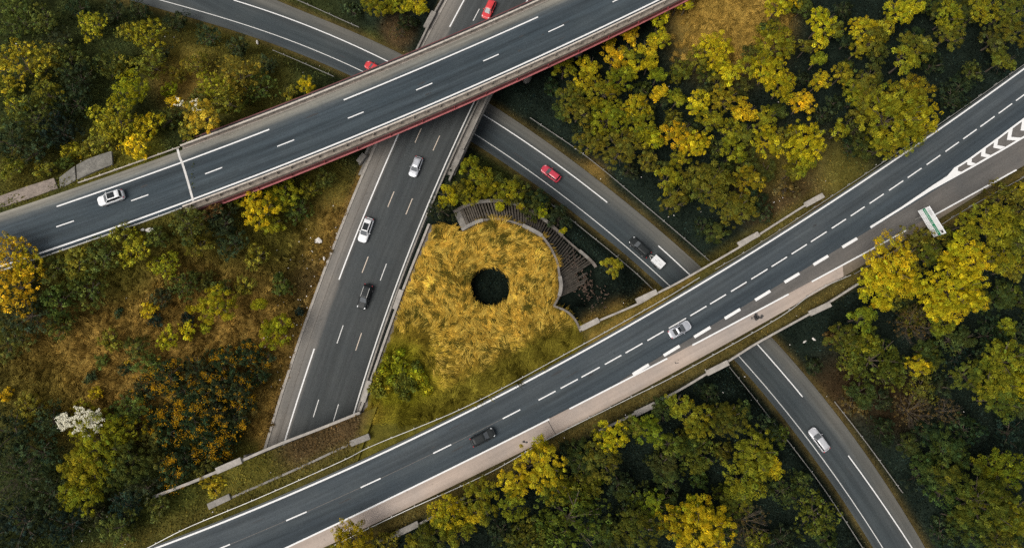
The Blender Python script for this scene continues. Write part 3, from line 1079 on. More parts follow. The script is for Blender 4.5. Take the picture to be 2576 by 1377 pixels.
# deck slab between the edges
V, Fc = [], []
No, So = offs(Pl, 3.0), offs(Ps, -1.6)
for i in range(70):
    for p, dz in ((No[i], -0.06), (No[i], -0.75), (So[i], -0.75), (So[i], -0.06)):
        V.append((p[0], p[1], p[2] + dz))
for i in range(69):
    for j in range(4):
        a, b = i * 4 + j, i * 4 + (j + 1) % 4
        Fc.append((a, b, b + 4, a + 4))
Fc += [(3, 2, 1, 0), (276, 277, 278, 279)]
mk('deck_slab', V, Fc, M['conc'], bA)
sweep('edge_beam', Ps, rect(-1.68, -0.80, -0.5, 0.10), M['edgebeam'], bA)
sweep('edge_beam', Pl, rect(2.12, 3.02, -0.5, 0.14), M['edgebeam'], bA)
sweep('kerb', Pl, rect(2.02, 2.115, -0.02, 0.16), M['concpale'], bA)
g1 = sweep('girder', Ps, rect(-1.78, -1.60, -1.40, -0.50), M['darkred'], bA)
sweep('flange', Ps, rect(-2.04, -1.4, -1.50, -1.401), M['pink'], bA)
sweep('girder', Pl, rect(2.8, 3.06, -1.55, -0.505), M['darkred'], bA)
sweep('flange', Pl, rect(2.5, 3.5, -1.70, -1.551), M['darkred'], bA)
sweep('service_ledge', Pl, rect(3.03, 3.615, -0.42, -0.30), M['black'], bA)
sweep('service_pipe', Pl, rect(3.62, 3.80, -0.50, -0.32), M['darkred'], bA)
for k, px in enumerate((640, 900)):
    pass
# stiffener plates on the visible girder
stm = box_mesh('stiffener', 0.05, 0.14, 0.85)
stm.materials.append(M['red'])
for i in range(3, 68, 3):
    p = Ps[i]
    n = normals2(Ps)[i]
    o = link('stiffener', stm, bA)
    o.location = Vector((p[0] - n[0] * 1.85, p[1] - n[1] * 1.85, p[2] - 1.399)) - bA.location
    o.rotation_euler = (0, 0, math.atan2(n[1], n[0]) - math.pi / 2)
# abutment and piers
aj = AJ + 1.0
pa0, pa1 = A_s.pts(aj, aj + 1.6, 2), A_l.pts(aj, aj + 1.6, 2)
ab = [tuple(offs(A_s.pts(aj - 1.4, aj + 1.4, 3), -1.5)[0]), tuple(offs(A_s.pts(aj - 1.4, aj + 1.4, 3), -1.5)[2]), tuple(offs(A_l.pts(aj - 1.4 - 4.6, aj + 1.4 - 4.6, 3), 2.9)[2]), tuple(offs(A_l.pts(aj - 1.4 - 4.6, aj + 1.4 - 4.6, 3), 2.9)[0])]
poly('abutment', [(p[0], p[1], p[2] - 0.76) for p in ab], M['conc'], bA, 8.0)
pierm = None
for px_, py_ in ((822, 300), (1010, 205), (1330, 130), (1470, 60)):
    X, Y, Z = unpf(px_, py_, zA)
    hb = h1(X, Y)
    th = math.atan(float(A_c.slope(X)))
    bm = bmesh.new()
    bmesh.ops.create_cone(bm, cap_ends=True, segments=20, radius1=0.75, radius2=0.65, depth=1.0)
    m_ = bpy.data.meshes.new('pier')
    bm.to_mesh(m_)
    bm.free()
    m_.materials.append(M['conc'])
    o = link('pier', m_, bA)
    zt = Z - 0.76
    o.scale = (1.6, 1.0, zt - hb + 1.0)
    o.rotation_euler = (0, 0, th + 0.6)
    o.location = Vector((X, Y, (zt + hb - 1.0) / 2)) - bA.location
# expansion joint
J = px2w([(446, 372), (452, 395), (458, 409), (470, 447), (486, 505)], zA, PL + 0.006)
o = ribbon('expansion_joint', smoothline(J, 20), 0.36, simple('pale_joint_mortar', (0.56, 0.54, 0.51), 0.8, var=0.25, scale=1.2), bA)
if o.data.polygons[0].normal.z < 0:
    o.data.flip_normals()

# barriers of the bridge (rail, box posts)
BPOST = box_mesh('post', 0.16, 0.13, 0.9)
BPOST.materials.append(M['edgebeam'])


def bridge_barrier(label, P, mat, side):
    mid = P[len(P) // 2]
    t = empty('bridge_barrier', tuple(mid), label, 'barrier')
    sweep('rail', P, rect(-0.13, 0.13, 0.62, 0.90), M[mat], t)
    sweep('lower_rail', P, rect(-0.05, 0.07, 0.32, 0.48), M['edgebeam'], t)
    s = np.concatenate([[0], np.cumsum(np.linalg.norm(np.diff(P[:, :2], axis=0), axis=1))])
    N = normals2(P)
    for d in np.arange(1.2, s[-1], 2.5):
        i = min(len(P) - 2, int(np.searchsorted(s, d)) - 1)
        u = (d - s[i]) / (s[i + 1] - s[i])
        p = P[i] * (1 - u) + P[i + 1] * u
        n = N[i]
        o = link('post', BPOST, t)
        o.location = Vector((p[0] + n[0] * 0.16 * side, p[1] + n[1] * 0.16 * side, p[2])) - Vector(tuple(mid))
        o.rotation_euler = (0, 0, math.atan2(n[1], n[0]))
        o.scale = (2.0, 1.1, 0.86)
    return t


bridge_barrier('weathered barrier along the lower edge of the top overpass, above the red girder', offs(Ps, -1.0, 0.10), 'rustbarrier', -1)
bridge_barrier('pale weathered barrier along the upper edge of the top overpass', offs(Pl, 2.42, 0.14), 'rustbarrier', 1)
# embankment part, left of the joint
Pls = A_s.pts(AX0, AJ - 0.3, 40)
guardrail('white posted guardrail under the lower edge line of the overpass approach', offs(Pls, -0.95, -0.10), mat='galv', space=4)
Pll = A_l.pts(unpf(215, 462, zA)[0], AJ - 0.3, 30)
guardrail('weathered guardrail on the upper side of the overpass approach by the concrete pads', offs(Pll, 2.55, -0.1), mat='rustbarrier', space=2.5)
r1 = lambda pts: [(x / 2, y / 2) for x, y in pts]


def zpad(x, y):
    return zA(x, y) + 0.03


pad = empty('concrete_pad', unpf(60, 500, zpad), 'tan concrete lay-by strip at the upper left of the overpass approach', 'pad')
poly('slab', list(px2w(r1([(-60, 1005), (0, 985), (140, 935), (270, 895), (290, 946), (140, 1000), (0, 1045), (-60, 1066)]), zpad)), M['padtan'], pad, 0.3)
pad2 = empty('concrete_pad', unpf(215, 425, zpad), 'cracked grey concrete pad left of the pale guardrail above the overpass approach', 'pad')
poly('slab', list(px2w(r1([(297, 893), (340, 860), (375, 835), (380, 905), (330, 935), (302, 942)]), zpad, -0.02)), M['padgrey'], pad2, 0.4)
poly('slab', list(px2w(r1([(384, 830), (440, 800), (500, 778), (560, 760), (566, 826), (480, 860), (388, 903)]), zpad, 0.02)), M['padgrey'], pad2, 0.4)

# ------------------------------------------------------------------ bridges of the diagonal road and of the sunken road
def wall_line(px, zf, n=30):
    return smoothline(px2w(px, zf), n)


BLK = {}


def wall(label, px, zf, down, blocks, w=0.34, name='parapet_wall', mat='concpale', blockmat='concpale', bw=0.95, cat='wall'):
    """parapet: long cap swept along the picture points of its top edge, wider capping blocks as parts"""
    P = wall_line(px, zf, 40)
    mid = P[len(P) // 2]
    t = empty(name, tuple(mid), label, cat)
    sweep('wall', P, rect(-w / 2, w / 2, -down, 0.0), M[mat], t)
    for (q0, q1) in blocks:
        Q = px2w([q0, q1], zf)
        d = Q[1] - Q[0]
        m_ = (Q[0] + Q[1]) / 2
        Lb = float(np.linalg.norm(d[:2]))
        me_ = box_mesh('capping_block', Lb, bw, 0.5, -0.35, 0.03)
        me_.materials.append(M[blockmat])
        o = link('capping_block', me_, t)
        o.location = Vector(tuple(m_)) + Vector((0, 0, 0.10)) - Vector(tuple(mid))
        o.rotation_euler = (0, 0, math.atan2(d[1], d[0]))
    return t


zDw = lambda x, y: zD(x, y) + 0.75
wall('concrete parapet over the ramp on the upper side of the diagonal road', [(1458.6, 829), (1506, 806), (1606, 763), (1651, 738), (1717, 704), (1862, 620), (1912, 588), (2027, 515), (2072, 490)], zDw, 1.6,
     [((1462, 826), (1506, 804)), ((1601, 757), (1652, 733)), ((1858, 615), (1908, 588)), ((2026, 515), (2070, 491))])
wall('concrete parapet over the ramp on the lower side of the diagonal road', [(2160, 713), (2092, 756), (2037, 789), (1907, 861), (1832, 908), (1780, 938), (1717, 976), (1640, 1018), (1508.6, 1083.6)], zDw, 1.6,
     [((2088, 764), (2037, 788)), ((1831, 911), (1778, 938)), ((1648, 1016), (1598, 1040))])
wall('low concrete parapet at the bottom edge between trees and pale shoulder', [(1170, 1250), (1093.6, 1296), (1053, 1318), (1000, 1343), (950, 1362)], zDw, 1.6,
     [((1053, 1315), (998, 1342))], mat='conc', blockmat='conc')
# deck and abutments over the ramp
bD = empty('road_bridge', (40, 8, 3), 'low concrete bridge carrying the diagonal road over the ramp', 'bridge')
DNW = wall_line([(1560, 783), (1606, 763), (1651, 738), (1717, 704), (1862, 620), (1912, 588), (1975, 548)], zDw, 24)
DSW = wall_line([(1690, 991), (1717, 976), (1780, 938), (1832, 908), (1907, 861), (2037, 789), (2105, 747)], zDw, 24)
V, Fc = [], []
for a, b in zip(DNW, DSW):
    for p, dz in ((a, -0.20), (a, -1.15), (b, -1.15), (b, -0.20)):
        V.append((p[0], p[1], float(zD(p[0], p[1])) + dz))
for i in range(23):
    for j in range(4):
        a, b = i * 4 + j, i * 4 + (j + 1) % 4
        Fc.append((a, b, b + 4, a + 4))
Fc += [(3, 2, 1, 0), (92, 93, 94, 95)]
mk('deck_slab', V, Fc, M['conc'], bD)


def verge(name, road, edge_off, W, parent):
    '''soil strip on the deck between the road edge and the parapet'''
    V, Fc = [], []
    for p in W:
        x = p[0]
        ye = float(road.f(x)) + edge_off
        for k in range(4):
            t_ = k / 3
            y = ye * (1 - t_) + p[1] * t_
            V.append((x, y, float(zD(x, y)) - 0.05 + 0.05 * t_))
    for i in range(len(W) - 1):
        for k in range(3):
            Fc.append((i * 4 + k, i * 4 + k + 1, (i + 1) * 4 + k + 1, (i + 1) * 4 + k))
    o = mk(name, V, Fc, M['ground'], parent)
    if o.data.polygons[0].normal.z < 0:
        o.data.flip_normals()
    A_ = np.array(V)
    set_col(o.data, zone_color(A_[:, 0], A_[:, 1], A_[:, 2]))
    return [(p[0], float(road.f(p[0])) + edge_off) for p in W] + [(p[0], p[1]) for p in W[::-1]]


VERGES = [verge('verge_soil', D_n, 0.4, DNW, bD), verge('verge_soil', D_s, -0.05, DSW, bD)]
# sunken road over the ramp
zBw = lambda x, y: zB(x, y) + 0.75
wall('concrete bridge parapet right of the sunken road, just below the overpass', [(1290, 105), (1228.6, 237.5), (1181, 340), (1162.6, 378), (1143, 424), (1130, 452)], zBw, 1.7,
     [((1163, 376), (1143.5, 419))], mat='conc', blockmat='conc', bw=0.95)
wall('concrete bridge parapet left of the sunken road above the overpass', [(1122, -25), (1110, 0), (1088, 40), (1053.5, 113), (980, 260), (920, 384), (903, 412)], zBw, 1.7,
     [((1092, 30), (1071, 70)), ((917, 388), (902, 408))], mat='conc', blockmat='conc', bw=1.0)
bB = empty('road_bridge', (-10, 58, 3), 'bridge carrying the sunken road over the ramp beneath the overpass', 'bridge')
V, Fc = [], []
yb = np.linspace(38.5, 84, 26)
for i, y in enumerate(yb):
    xl, xr = float(B_le.f(y)) - 1.0, float(B_r.f(y)) + 2.6
    for xx, dz in ((xl, -0.05), (xl, -0.95), (xr, -0.95), (xr, -0.05)):
        V.append((xx, y, float(zB(xx, y)) + dz))
for i in range(25):
    for j in range(4):
        a, b = i * 4 + j, i * 4 + (j + 1) % 4
        Fc.append((a, b, b + 4, a + 4))
Fc += [(3, 2, 1, 0), (100, 101, 102, 103)]
mk('deck_slab', V, Fc, M['conc'], bB)
# traffic rail of the sunken road, right side
Pr = B_r.pts(BW[0, 1] + 4, 84, 40)
t = empty('bridge_barrier', tuple(Pr[20]), 'long pale concrete kerb barrier right of the sunken road beneath the overpass', 'barrier')
sweep('rail', offs(Pr, -0.75), rect(-0.14, 0.14, -0.1, 0.55), M['conc'], t)
Pk = B_le.pts(BY0, BY1, 60)
t = empty('kerb', tuple(Pk[30]), 'pale concrete kerb along the tan shoulder of the sunken road', 'kerb')
sweep('kerbstone', Pk, rect(-0.12, 0.34, -0.2, 0.13), M['concpale'], t)
Pk2 = offs(Pk, 1.6)
gut = sweep('gutter_seam', Pk, rect(-1.62, -1.56, 0.004, 0.010), M['concdark'], t)

# ------------------------------------------------------------------ retaining wall of the island beside the sunken road
zIw = lambda x, y: zI(x, y) + 0.35
rw = wall('pale capped retaining wall between the sunken road and the golden grass island', BW_px, zIw, 6.0,
          [((1010.5, 729), (993, 777)), ((930, 957), (913, 1010))], w=0.40, name='retaining_wall', bw=0.85)
sweep('footing', wall_line(BW_px, zIw, 40), rect(0.202, 1.05, -6.0, -0.42), M['concdark'], rw)
Pg = offs(B_r.pts(BW[-1, 1], BW[0, 1] + 3, 40), -0.55)
t = empty('kerb', tuple(Pg[20]), 'grey kerb at the foot of the island retaining wall', 'kerb')
sweep('kerbstone', Pg, rect(-0.15, 0.15, -0.2, 0.30), M['conc'], t)

# ------------------------------------------------------------------ portal of the underpass
por = empty('underpass_portal', tuple(PT[2]), 'long concrete headwall where the sunken road dives under the diagonal road', 'portal')
Pp = smoothline(PT, 40)
sweep('headwall', Pp, rect(-0.22, 0.22, -1.9, 0.0), M['concpale'], por)
cb = box_mesh('capping_block', 4.3, 1.05, 0.5, -0.3, 0.03)
cb.materials.append(M['concpale'])
o = link('capping_block', cb, por)
q = px2w([(548, 1182), (604, 1158)], lambda x, y: zD(x, y) + 0.42)
o.location = Vector(tuple((q[0] + q[1]) / 2)) - por.location
o.rotation_euler = (0, 0, math.atan2(q[1][1] - q[0][1], q[1][0] - q[0][0]))
# roof slab carrying the verge, grass on it
xl0, xr0 = unpf(640, 1150, zD)[0], unpf(925, 1045, zD)[0]
roof = []
for x in np.linspace(xl0 - 6, xr0 + 1.5, 10):
    roof.append((x, PTx(x) - 0.25, zD(x, 0) - 0.05))
roof_s = []
for x in np.linspace(xr0 + 1.5, xl0 - 6, 10):
    roof_s.append((x - 8.0, float(D_s.f(x - 8.0)) - 2.0, zD(x - 8, 0) - 0.05))
n1 = 10
V = [tuple(p) for p in roof] + [tuple(p) for p in roof_s[::-1]]
grid = []
mm = 14
for i in range(n1):
    for k in range(mm + 1):
        t_ = k / mm
        a_, b_ = np.array(roof[i]), np.array(roof_s[::-1][i])
        p = a_ * (1 - t_) + b_ * t_
        dd = float(dD(np.array([p[0]]), np.array([p[1]]))[0])
        p[2] = float(zD(p[0], p[1])) - (0.16 if dd < 1.0 else 0.03)
        grid.append(tuple(p))
top = np.array(grid)
c = mm + 1
FcT = [(i * c + k, i * c + k + 1, (i + 1) * c + k + 1, (i + 1) * c + k) for i in range(n1 - 1) for k in range(mm)]
Vb = [(p[0], p[1], p[2] - 0.9) for p in grid]
nb = len(grid)
FcB = [tuple(nb + q for q in reversed(f)) for f in FcT]
rim = [i * c for i in range(n1)] + [(n1 - 1) * c + k for k in range(1, c)] + [i * c + mm for i in range(n1 - 2, -1, -1)] + [k for k in range(mm - 1, 0, -1)]
FcR = [(rim[i], nb + rim[i], nb + rim[(i + 1) % len(rim)], rim[(i + 1) % len(rim)]) for i in range(len(rim))]
ro = mk('roof_slab', grid + Vb, FcT + FcB + FcR, M['ground'], por)
bmm = bmesh.new()
bmm.from_mesh(ro.data)
bmesh.ops.recalc_face_normals(bmm, faces=bmm.faces)
bmm.to_mesh(ro.data)
bmm.free()
set_col(ro.data, zone_color(np.array([g[0] for g in grid + Vb]), np.array([g[1] for g in grid + Vb]), np.array([g[2] for g in grid + Vb])))
ROOFPOLY = [p[:2] for p in roof] + [p[:2] for p in roof_s]
# tunnel side walls
for ln, of in ((B_le, 1.25), (B_r, -2.0)):
    P = ln.pts(-34, float(PTx(ln.f(-4.0 if ln is B_r else -9.0))) - 0.3, 20)
    sweep('side_wall', offs(P, -of if False else of if ln is B_le else of), [(-0.2, -0.3), (0.2, -0.3), (0.2, 5.2), (-0.2, 5.2)], M['conc'], por)
wall('grey concrete kerb wall on the verge beside the underpass, ending in a wide slab', [(930, 1095), (880, 1116), (760, 1172), (640, 1225), (525, 1275)], lambda x, y: zD(x, y) + 0.12, 0.5,
     [((930, 1096), (882, 1115)), ((580, 1247), (524, 1273))], mat='conc', blockmat='conc', bw=1.0)

def surf(x, y):
    z = hground(x, y)
    roofm = inpoly(x, y, ROOFPOLY)
    z = np.where(roofm & (dD(x, y) > 0.9), zD(x, y) - 0.03, z)
    for vp in VERGES:
        z = np.where(inpoly(x, y, vp), zD(x, y) - 0.03, z)
    return z


guardrail('pale guardrail along the upper edge of the diagonal road, round the golden island', grounded([(300, 1410), (370, 1377), (475, 1324), (655, 1249), (858.6, 1158.6), (941, 1118), (1173.6, 1021), (1423.6, 888.6), (1658.6, 758), (1760, 697)], n=120))
guardrail('grey guardrail along the upper edge of the diagonal road beside the big round tree', grounded([(1800, 676), (1902, 617), (2082, 500), (2260, 382), (2447, 254), (2600, 145)], n=80), mat='galvdull')
guardrail('pale guardrail on the brown verge below the pale hard shoulder', grounded([(840, 1370), (913.6, 1334), (1018.6, 1284), (1228.6, 1188.6), (1388.6, 1097.6), (1560, 1012), (1717, 934), (1917, 811), (2050, 733), (2140, 691)], n=120))
guardrail('thin guardrail behind the direction sign beside the slip lane', grounded([(2150, 688), (2250, 630), (2330, 588), (2440, 520), (2600, 432)], n=60), mat='galvdull')
guardrail('thin pale rail above the ramp beside the red estate car', grounded([(1333.6, 295), (1478.6, 395), (1628.6, 520), (1717, 595), (1785, 655)], n=60), mat='galvdull', space=5, wide=0.5)
guardrail('thin pale rail between the ribbed slope and the ramp', grounded([(1368, 499), (1430, 546), (1490.6, 594.8), (1532, 628), (1597.7, 684), (1643.4, 727)], n=60), mat='galvdull', space=5, wide=0.5)
guardrail('thin wire rail below and left of the ramp under the silver estate car', grounded([(1834.8, 921), (1910, 1015), (1987, 1113.6), (2077, 1233.6), (2180, 1390)], n=60), mat='galvdull', space=5, wide=0.5)
guardrail('short thin rail in the wood right of the silver estate car', grounded([(2099.8, 1008.6), (2180, 1112), (2272, 1238.6)], n=40), mat='galvdull', space=5, wide=0.5)
guardrail('short pale rail above the ramp at the top of the picture', grounded([(745, -2), (800, 22), (858.6, 48.5), (903, 68)], n=30), mat='galvdull', space=5, wide=0.5)
guardrail('short thin rail below the ramp, just above the overpass', grounded([(685, 125), (740, 148), (795, 172), (840, 192)], n=30), mat='galvdull', space=5, wide=0.5)

# ------------------------------------------------------------------ ribbed slope and walls of the island
zfi = lambda x, y: zI(x, y) + 0.25
iw = empty('curved_wall', tuple(W_in[45]), 'curved inner concrete wall edging the golden grass island', 'wall')
sweep('wall', W_in, rect(-0.18, 0.18, -1.4, 0.35), M['concdark'], iw)
sweep('wall', W_hook, rect(-0.18, 0.18, -3.8, 0.346), M['concdark'], iw)


def cap_seg(P, i0, i1, w, parent, mat='conc', top=0.12):
    Q = P[i0:i1 + 1]
    return sweep('capping_block', Q, rect(-w / 2, w / 2, -0.28, top), M[mat], parent)


def idx(P, px, py, zf):
    x, y, z = unpf(px, py, zf)
    return int(np.argmin((P[:, 0] - x) ** 2 + (P[:, 1] - y) ** 2))


for a_, b_ in (((325, 350), (515, 263)), ((890, 305), (1058, 400)), ((1228, 775), (1220, 960))):
    (pa, pb) = q2([a_, b_])
    i0, i1 = sorted((idx(W_in, *pa, zfi), idx(W_in, *pb, zfi)))
    cap_seg(W_in, i0, i1, 0.60, iw, 'conc', 0.47)
ow = empty('curved_wall', tuple(W_out[30]), 'broken ring of concrete capping blocks outside the ribbed slope', 'wall')
oz = lambda x, y: z_out(x, y)
i_end = idx(W_out, *q2([(1580, 695)])[0], oz)
sweep('wall', W_out[:i_end], rect(-0.16, 0.16, -2.2, -0.05), M['concdark'], ow)
for k_, (a_, b_) in enumerate([((250, 185), (458, 95)), ((464, 95), (603, 80)), ((608, 80), (748, 92)), ((765, 95), (860, 125)), ((905, 142), (1018, 208)), ((1030, 217), (1138, 298)), ((1146, 305), (1250, 400)), ((1405, 538), (1480, 600)), ((1486, 606), (1575, 690))]):
    (pa, pb) = q2([a_, b_])
    i0, i1 = sorted((idx(W_out, *pa, oz), idx(W_out, *pb, oz)))
    if i1 - i0 < 2:
        i1 = i0 + 2
    cap_seg(W_out, i0, i1, 0.62 if k_ < 7 else 0.5, ow, 'conc' if k_ % 2 else 'concdark', 0.14 + 0.05 * (k_ % 3))
rs = empty('ribbed_slope', tuple((W_in[40] + W_out[40]) / 2), 'dark mossy concrete slope of radial ribs round the island', 'slope')
ribm = box_mesh('rib', 1.0, 1.0, 1.0, -0.5)
ribm.materials.append(M['rib'])
NR = 60
fi = idx(W_in, *q2([(1220, 960)])[0], zfi)
rs_loc = Vector(rs.location)


def arc_at(P, t, iend):
    f = t * iend
    i = min(int(f), len(P) - 2)
    return P[i] * (1 - (f - i)) + P[i + 1] * (f - i)


i_oend = idx(W_out, *q2([(1590, 800)])[0], oz)
for k in range(NR):
    t_ = 0.05 + 0.95 * k / (NR - 1)
    a_ = arc_at(W_in, t_, fi).copy()
    b_ = arc_at(W_out, t_, i_oend).copy()
    a_[2] -= 0.45
    b_[2] -= 0.40
    j = random.uniform(0.80, 1.0) if k > 36 else 0.96
    if k > 52:
        j = random.uniform(0.35, 0.75)
    b_ = a_ + (b_ - a_) * j
    d = Vector(tuple(b_ - a_))
    L_ = d.length
    o = link('rib', ribm, rs)
    yaw = math.atan2(d.y, d.x)
    pit = math.asin(d.z / L_)
    o.rotation_euler = (0, -pit, yaw)
    o.scale = (L_, random.uniform(0.24, 0.36), random.uniform(0.34, 0.5))
    o.location = Vector(tuple((a_ + b_) / 2)) - rs_loc + Vector((0, 0, random.uniform(-0.05, 0.05)))
# plain slab where the ribs begin
s0, s1 = W_in[0], W_out[0]
e0, e1 = arc_at(W_in, 0.06, fi), arc_at(W_out, 0.06, i_oend)
slab = [tuple(s0 + np.array((0, 0, -0.3))), tuple(e0 + np.array((0, 0, -0.3))), tuple(e1 + np.array((0, 0, -0.28))), tuple(s1 + np.array((0, 0, -0.28)))]
poly('start_slab', slab, M['conc'], rs, 0.3)
# ------------------------------------------------------------------ round pit
pit = empty('round_pit', (PIT[0], PIT[1], PIT[2] - 1.9), 'dark round pit in the middle of the golden grass', 'pit')
nseg = 56
V, Fc = [], []
for k in range(nseg):
    a = 2 * math.pi * k / nseg
    ca, sa = math.cos(a), math.sin(a)
    wv = 0.06 * math.sin(5 * a + 1) + 0.05 * math.sin(9 * a)
    for r_, z_ in ((PITR - 0.05 + wv, -2.2), (PITR + wv, 0.02), (PITR + 0.55 + wv, 0.02), (PITR + 0.6 + wv, -1.0)):
        V.append((PIT[0] + r_ * ca, PIT[1] + r_ * sa, float(zI(PIT[0] + r_ * ca, PIT[1] + r_ * sa)) + z_))
for k in range(nseg):
    k2 = (k + 1) % nseg
    for j in range(3):
        Fc.append((k * 4 + j, k2 * 4 + j, k2 * 4 + j + 1, k * 4 + j + 1))
ring = mk('shaft_wall', V, Fc, M['ground'], pit)
rc_ = np.tile(np.array([(0.006, 0.010, 0.009), (0.010, 0.013, 0.009), (0.19, 0.13, 0.03), (0.19, 0.13, 0.03)]), (nseg, 1))
set_col(ring.data, rc_)

# ------------------------------------------------------------------ direction sign
BLc, TLc, TRc, BRc = (2309.3, 530.3), (2339.5, 517.9), (2380.8, 586.1), (2349.9, 596.5)
zb = float(zD(82, 0)) + 2.4
b0 = np.array(unp(*BLc, zb))
b1 = np.array(unp(*BRc, zb))
sw = float(np.linalg.norm(b1 - b0))
shh = 3.2
sg_mid = (b0 + b1) / 2
ang = math.atan2(b1[1] - b0[1], b1[0] - b0[0])
gsz = h1(*sg_mid)
sg = empty('direction_sign', (sg_mid[0], sg_mid[1], gsz), 'large white direction sign with a green band and black arrow beside the slip lane', 'road sign', rz=ang)
zrel = zb - gsz
# local frame: x along the text, y: front is -y
def sbox(name, x0, x1, y0, y1, z0, z1, mat, parent=sg, bev=0.0):
    me_ = box_mesh(name, x1 - x0, y1 - y0, z1 - z0, 0, bev)
    o = link(name, me_, parent, mat)
    o.location = ((x0 + x1) / 2, (y0 + y1) / 2, z0)
    return o


pan = sbox('panel', -sw / 2, sw / 2, -0.04, 0.04, zrel, zrel + shh, M['signwhite'])
for xx in (-sw * 0.28, sw * 0.28):
    sbox('post', xx - 0.11, xx + 0.11, 0.05, 0.27, -0.6, zrel + shh - 0.1, M['galvdull'])
sbox('green_band', -sw / 2 + 0.03, sw / 2 - 0.05, -0.052, -0.042, zrel + 1.28, zrel + 2.02, M['signgreen'])


def text_part(txt, x, z, size, mat, y=-0.056, sx=1.0, name='lettering', bold=0.0):
    cu = bpy.data.curves.new('lettering', 'FONT')
    cu.body = txt
    cu.size = size
    cu.extrude = 0.002
    cu.offset = bold
    to = bpy.data.objects.new('tmp', cu)
    COL.objects.link(to)
    dg = bpy.context.evaluated_depsgraph_get()
    me_ = bpy.data.meshes.new_from_object(to.evaluated_get(dg))
    bpy.data.objects.remove(to)
    bpy.data.curves.remove(cu)
    me_.transform(Matrix.Rotation(math.pi / 2, 4, 'X'))
    me_.materials.clear()
    me_.materials.append(mat)
    o = link(name, me_, sg)
    o.location = (x, y, z)
    o.scale = (sx, 1, 1)
    return o


text_part('VERSAILLES', -sw / 2 + 0.25, zrel + 1.46, 0.54, M['signtext'], sx=1.06, bold=0.0)
text_part('CENTRE', sw / 2 - 1.95, zrel + 1.47, 0.42, M['signtext'], sx=1.02, bold=0.0)
# small illegible black lines under the band: short strokes in two rows
for row, (zz, x0, x1) in enumerate(((0.80, -2.55, 0.9), (0.28, -2.6, 1.0))):
    x = x0
    while x < x1:
        wch = random.uniform(0.10, 0.2)
        if random.random() > 0.16:
            o = sbox('stroke', x, x + wch * 0.38, -0.050, -0.042, zrel + zz, zrel + zz + random.uniform(0.16, 0.30), M['signgrey'])
            o.rotation_euler = (0, random.uniform(-0.5, 0.5), 0)
        x += wch + 0.10
for k in range(4):
    sbox('stroke', 2.05 + k * 0.16, 2.15 + k * 0.16, -0.050, -0.042, zrel + 0.45, zrel + 0.65, M['signgrey'])
# oval route badge: outline ring
V, Fc = [], []
for k in range(36):
    a = 2 * math.pi * k / 36
    for r_ in (1.0, 0.84):
        V.append((-sw / 2 + 0.95 + 0.62 * r_ * math.cos(a), -0.048, zrel + 2.60 + 0.30 * r_ * math.sin(a)))
for k in range(36):
    k2 = (k + 1) % 36
    Fc.append((2 * k, 2 * k2, 2 * k2 + 1, 2 * k + 1))
link('route_badge', rawmesh('route_badge', V, Fc), sg, M['signgrey'])
for k in range(3):
    sbox('stroke', -sw / 2 + 0.68 + k * 0.2, -sw / 2 + 0.78 + k * 0.2, -0.050, -0.042, zrel + 2.5, zrel + 2.7, M['signgrey'])
# arrow pointing up and away
ar = [(-0.36, -0.26), (-0.24, -0.38), (0.10, -0.02), (0.10, -0.26), (0.30, -0.26), (0.30, 0.32), (-0.28, 0.32), (-0.28, 0.13), (-0.04, 0.13)]
V = [(sw / 2 - 0.55 + x, -0.050, zrel + 2.58 + z) for x, z in ar]
link('arrow', rawmesh('arrow', V, [tuple(range(len(V)))]), sg, M['signblack'])

# ------------------------------------------------------------------ vehicles
def car_paint(name, col, rough=0.3, metal=0.0):
    m, n, l, b = new_mat(name)
    b.inputs['Base Color'].default_value = (*col, 1)
    b.inputs['Roughness'].default_value = rough
    b.inputs['Metallic'].default_value = metal
    b.inputs['Coat Weight'].default_value = 0.4 if max(col) > 0.2 else 0.08
    b.inputs['Coat Roughness'].default_value = 0.1
    b.inputs['Specular IOR Level'].default_value = 0.5 if max(col) > 0.1 else 0.28
    pos = objcoord(n)
    f = noise(n, l, 1.2, 3, 0.6, pos)
    c = ramp(n, l, f, [(0.3, tuple(x * 0.88 for x in col)), (0.7, tuple(min(1, x * 1.06) for x in col))])
    l.new(c, b.inputs['Base Color'])
    return m


CP = {
    'white': car_paint('car_white', (0.74, 0.74, 0.74)),
    'silver': car_paint('car_silver', (0.50, 0.51, 0.54), 0.32, 0.35),
    'pale': car_paint('car_pale_grey', (0.55, 0.55, 0.57), 0.32, 0.25),
    'red': car_paint('car_red', (0.52, 0.045, 0.075)),
    'brightred': car_paint('car_bright_red', (0.62, 0.045, 0.05)),
    'dark': car_paint('car_dark_grey', (0.014, 0.017, 0.018), 0.62),
    'black': car_paint('car_black', (0.022, 0.026, 0.028)),
}
M['glass'] = car_paint('car_glass', (0.016, 0.019, 0.021), 0.16)
M['screen'] = car_paint('windscreen_glass', (0.10, 0.108, 0.115), 0.16)  # sky reflection put into the base colour as a lighter grey
M['tyre'] = simple('tyre', (0.018, 0.018, 0.018), 0.9, var=0.1)
M['rim'] = simple('alloy_rim', (0.45, 0.45, 0.46), 0.4, 0.5, var=0.1)
M['lamp'] = car_paint('headlamp', (0.78, 0.80, 0.80), 0.12)
M['tail'] = car_paint('tail_lamp', (0.42, 0.02, 0.03), 0.2)


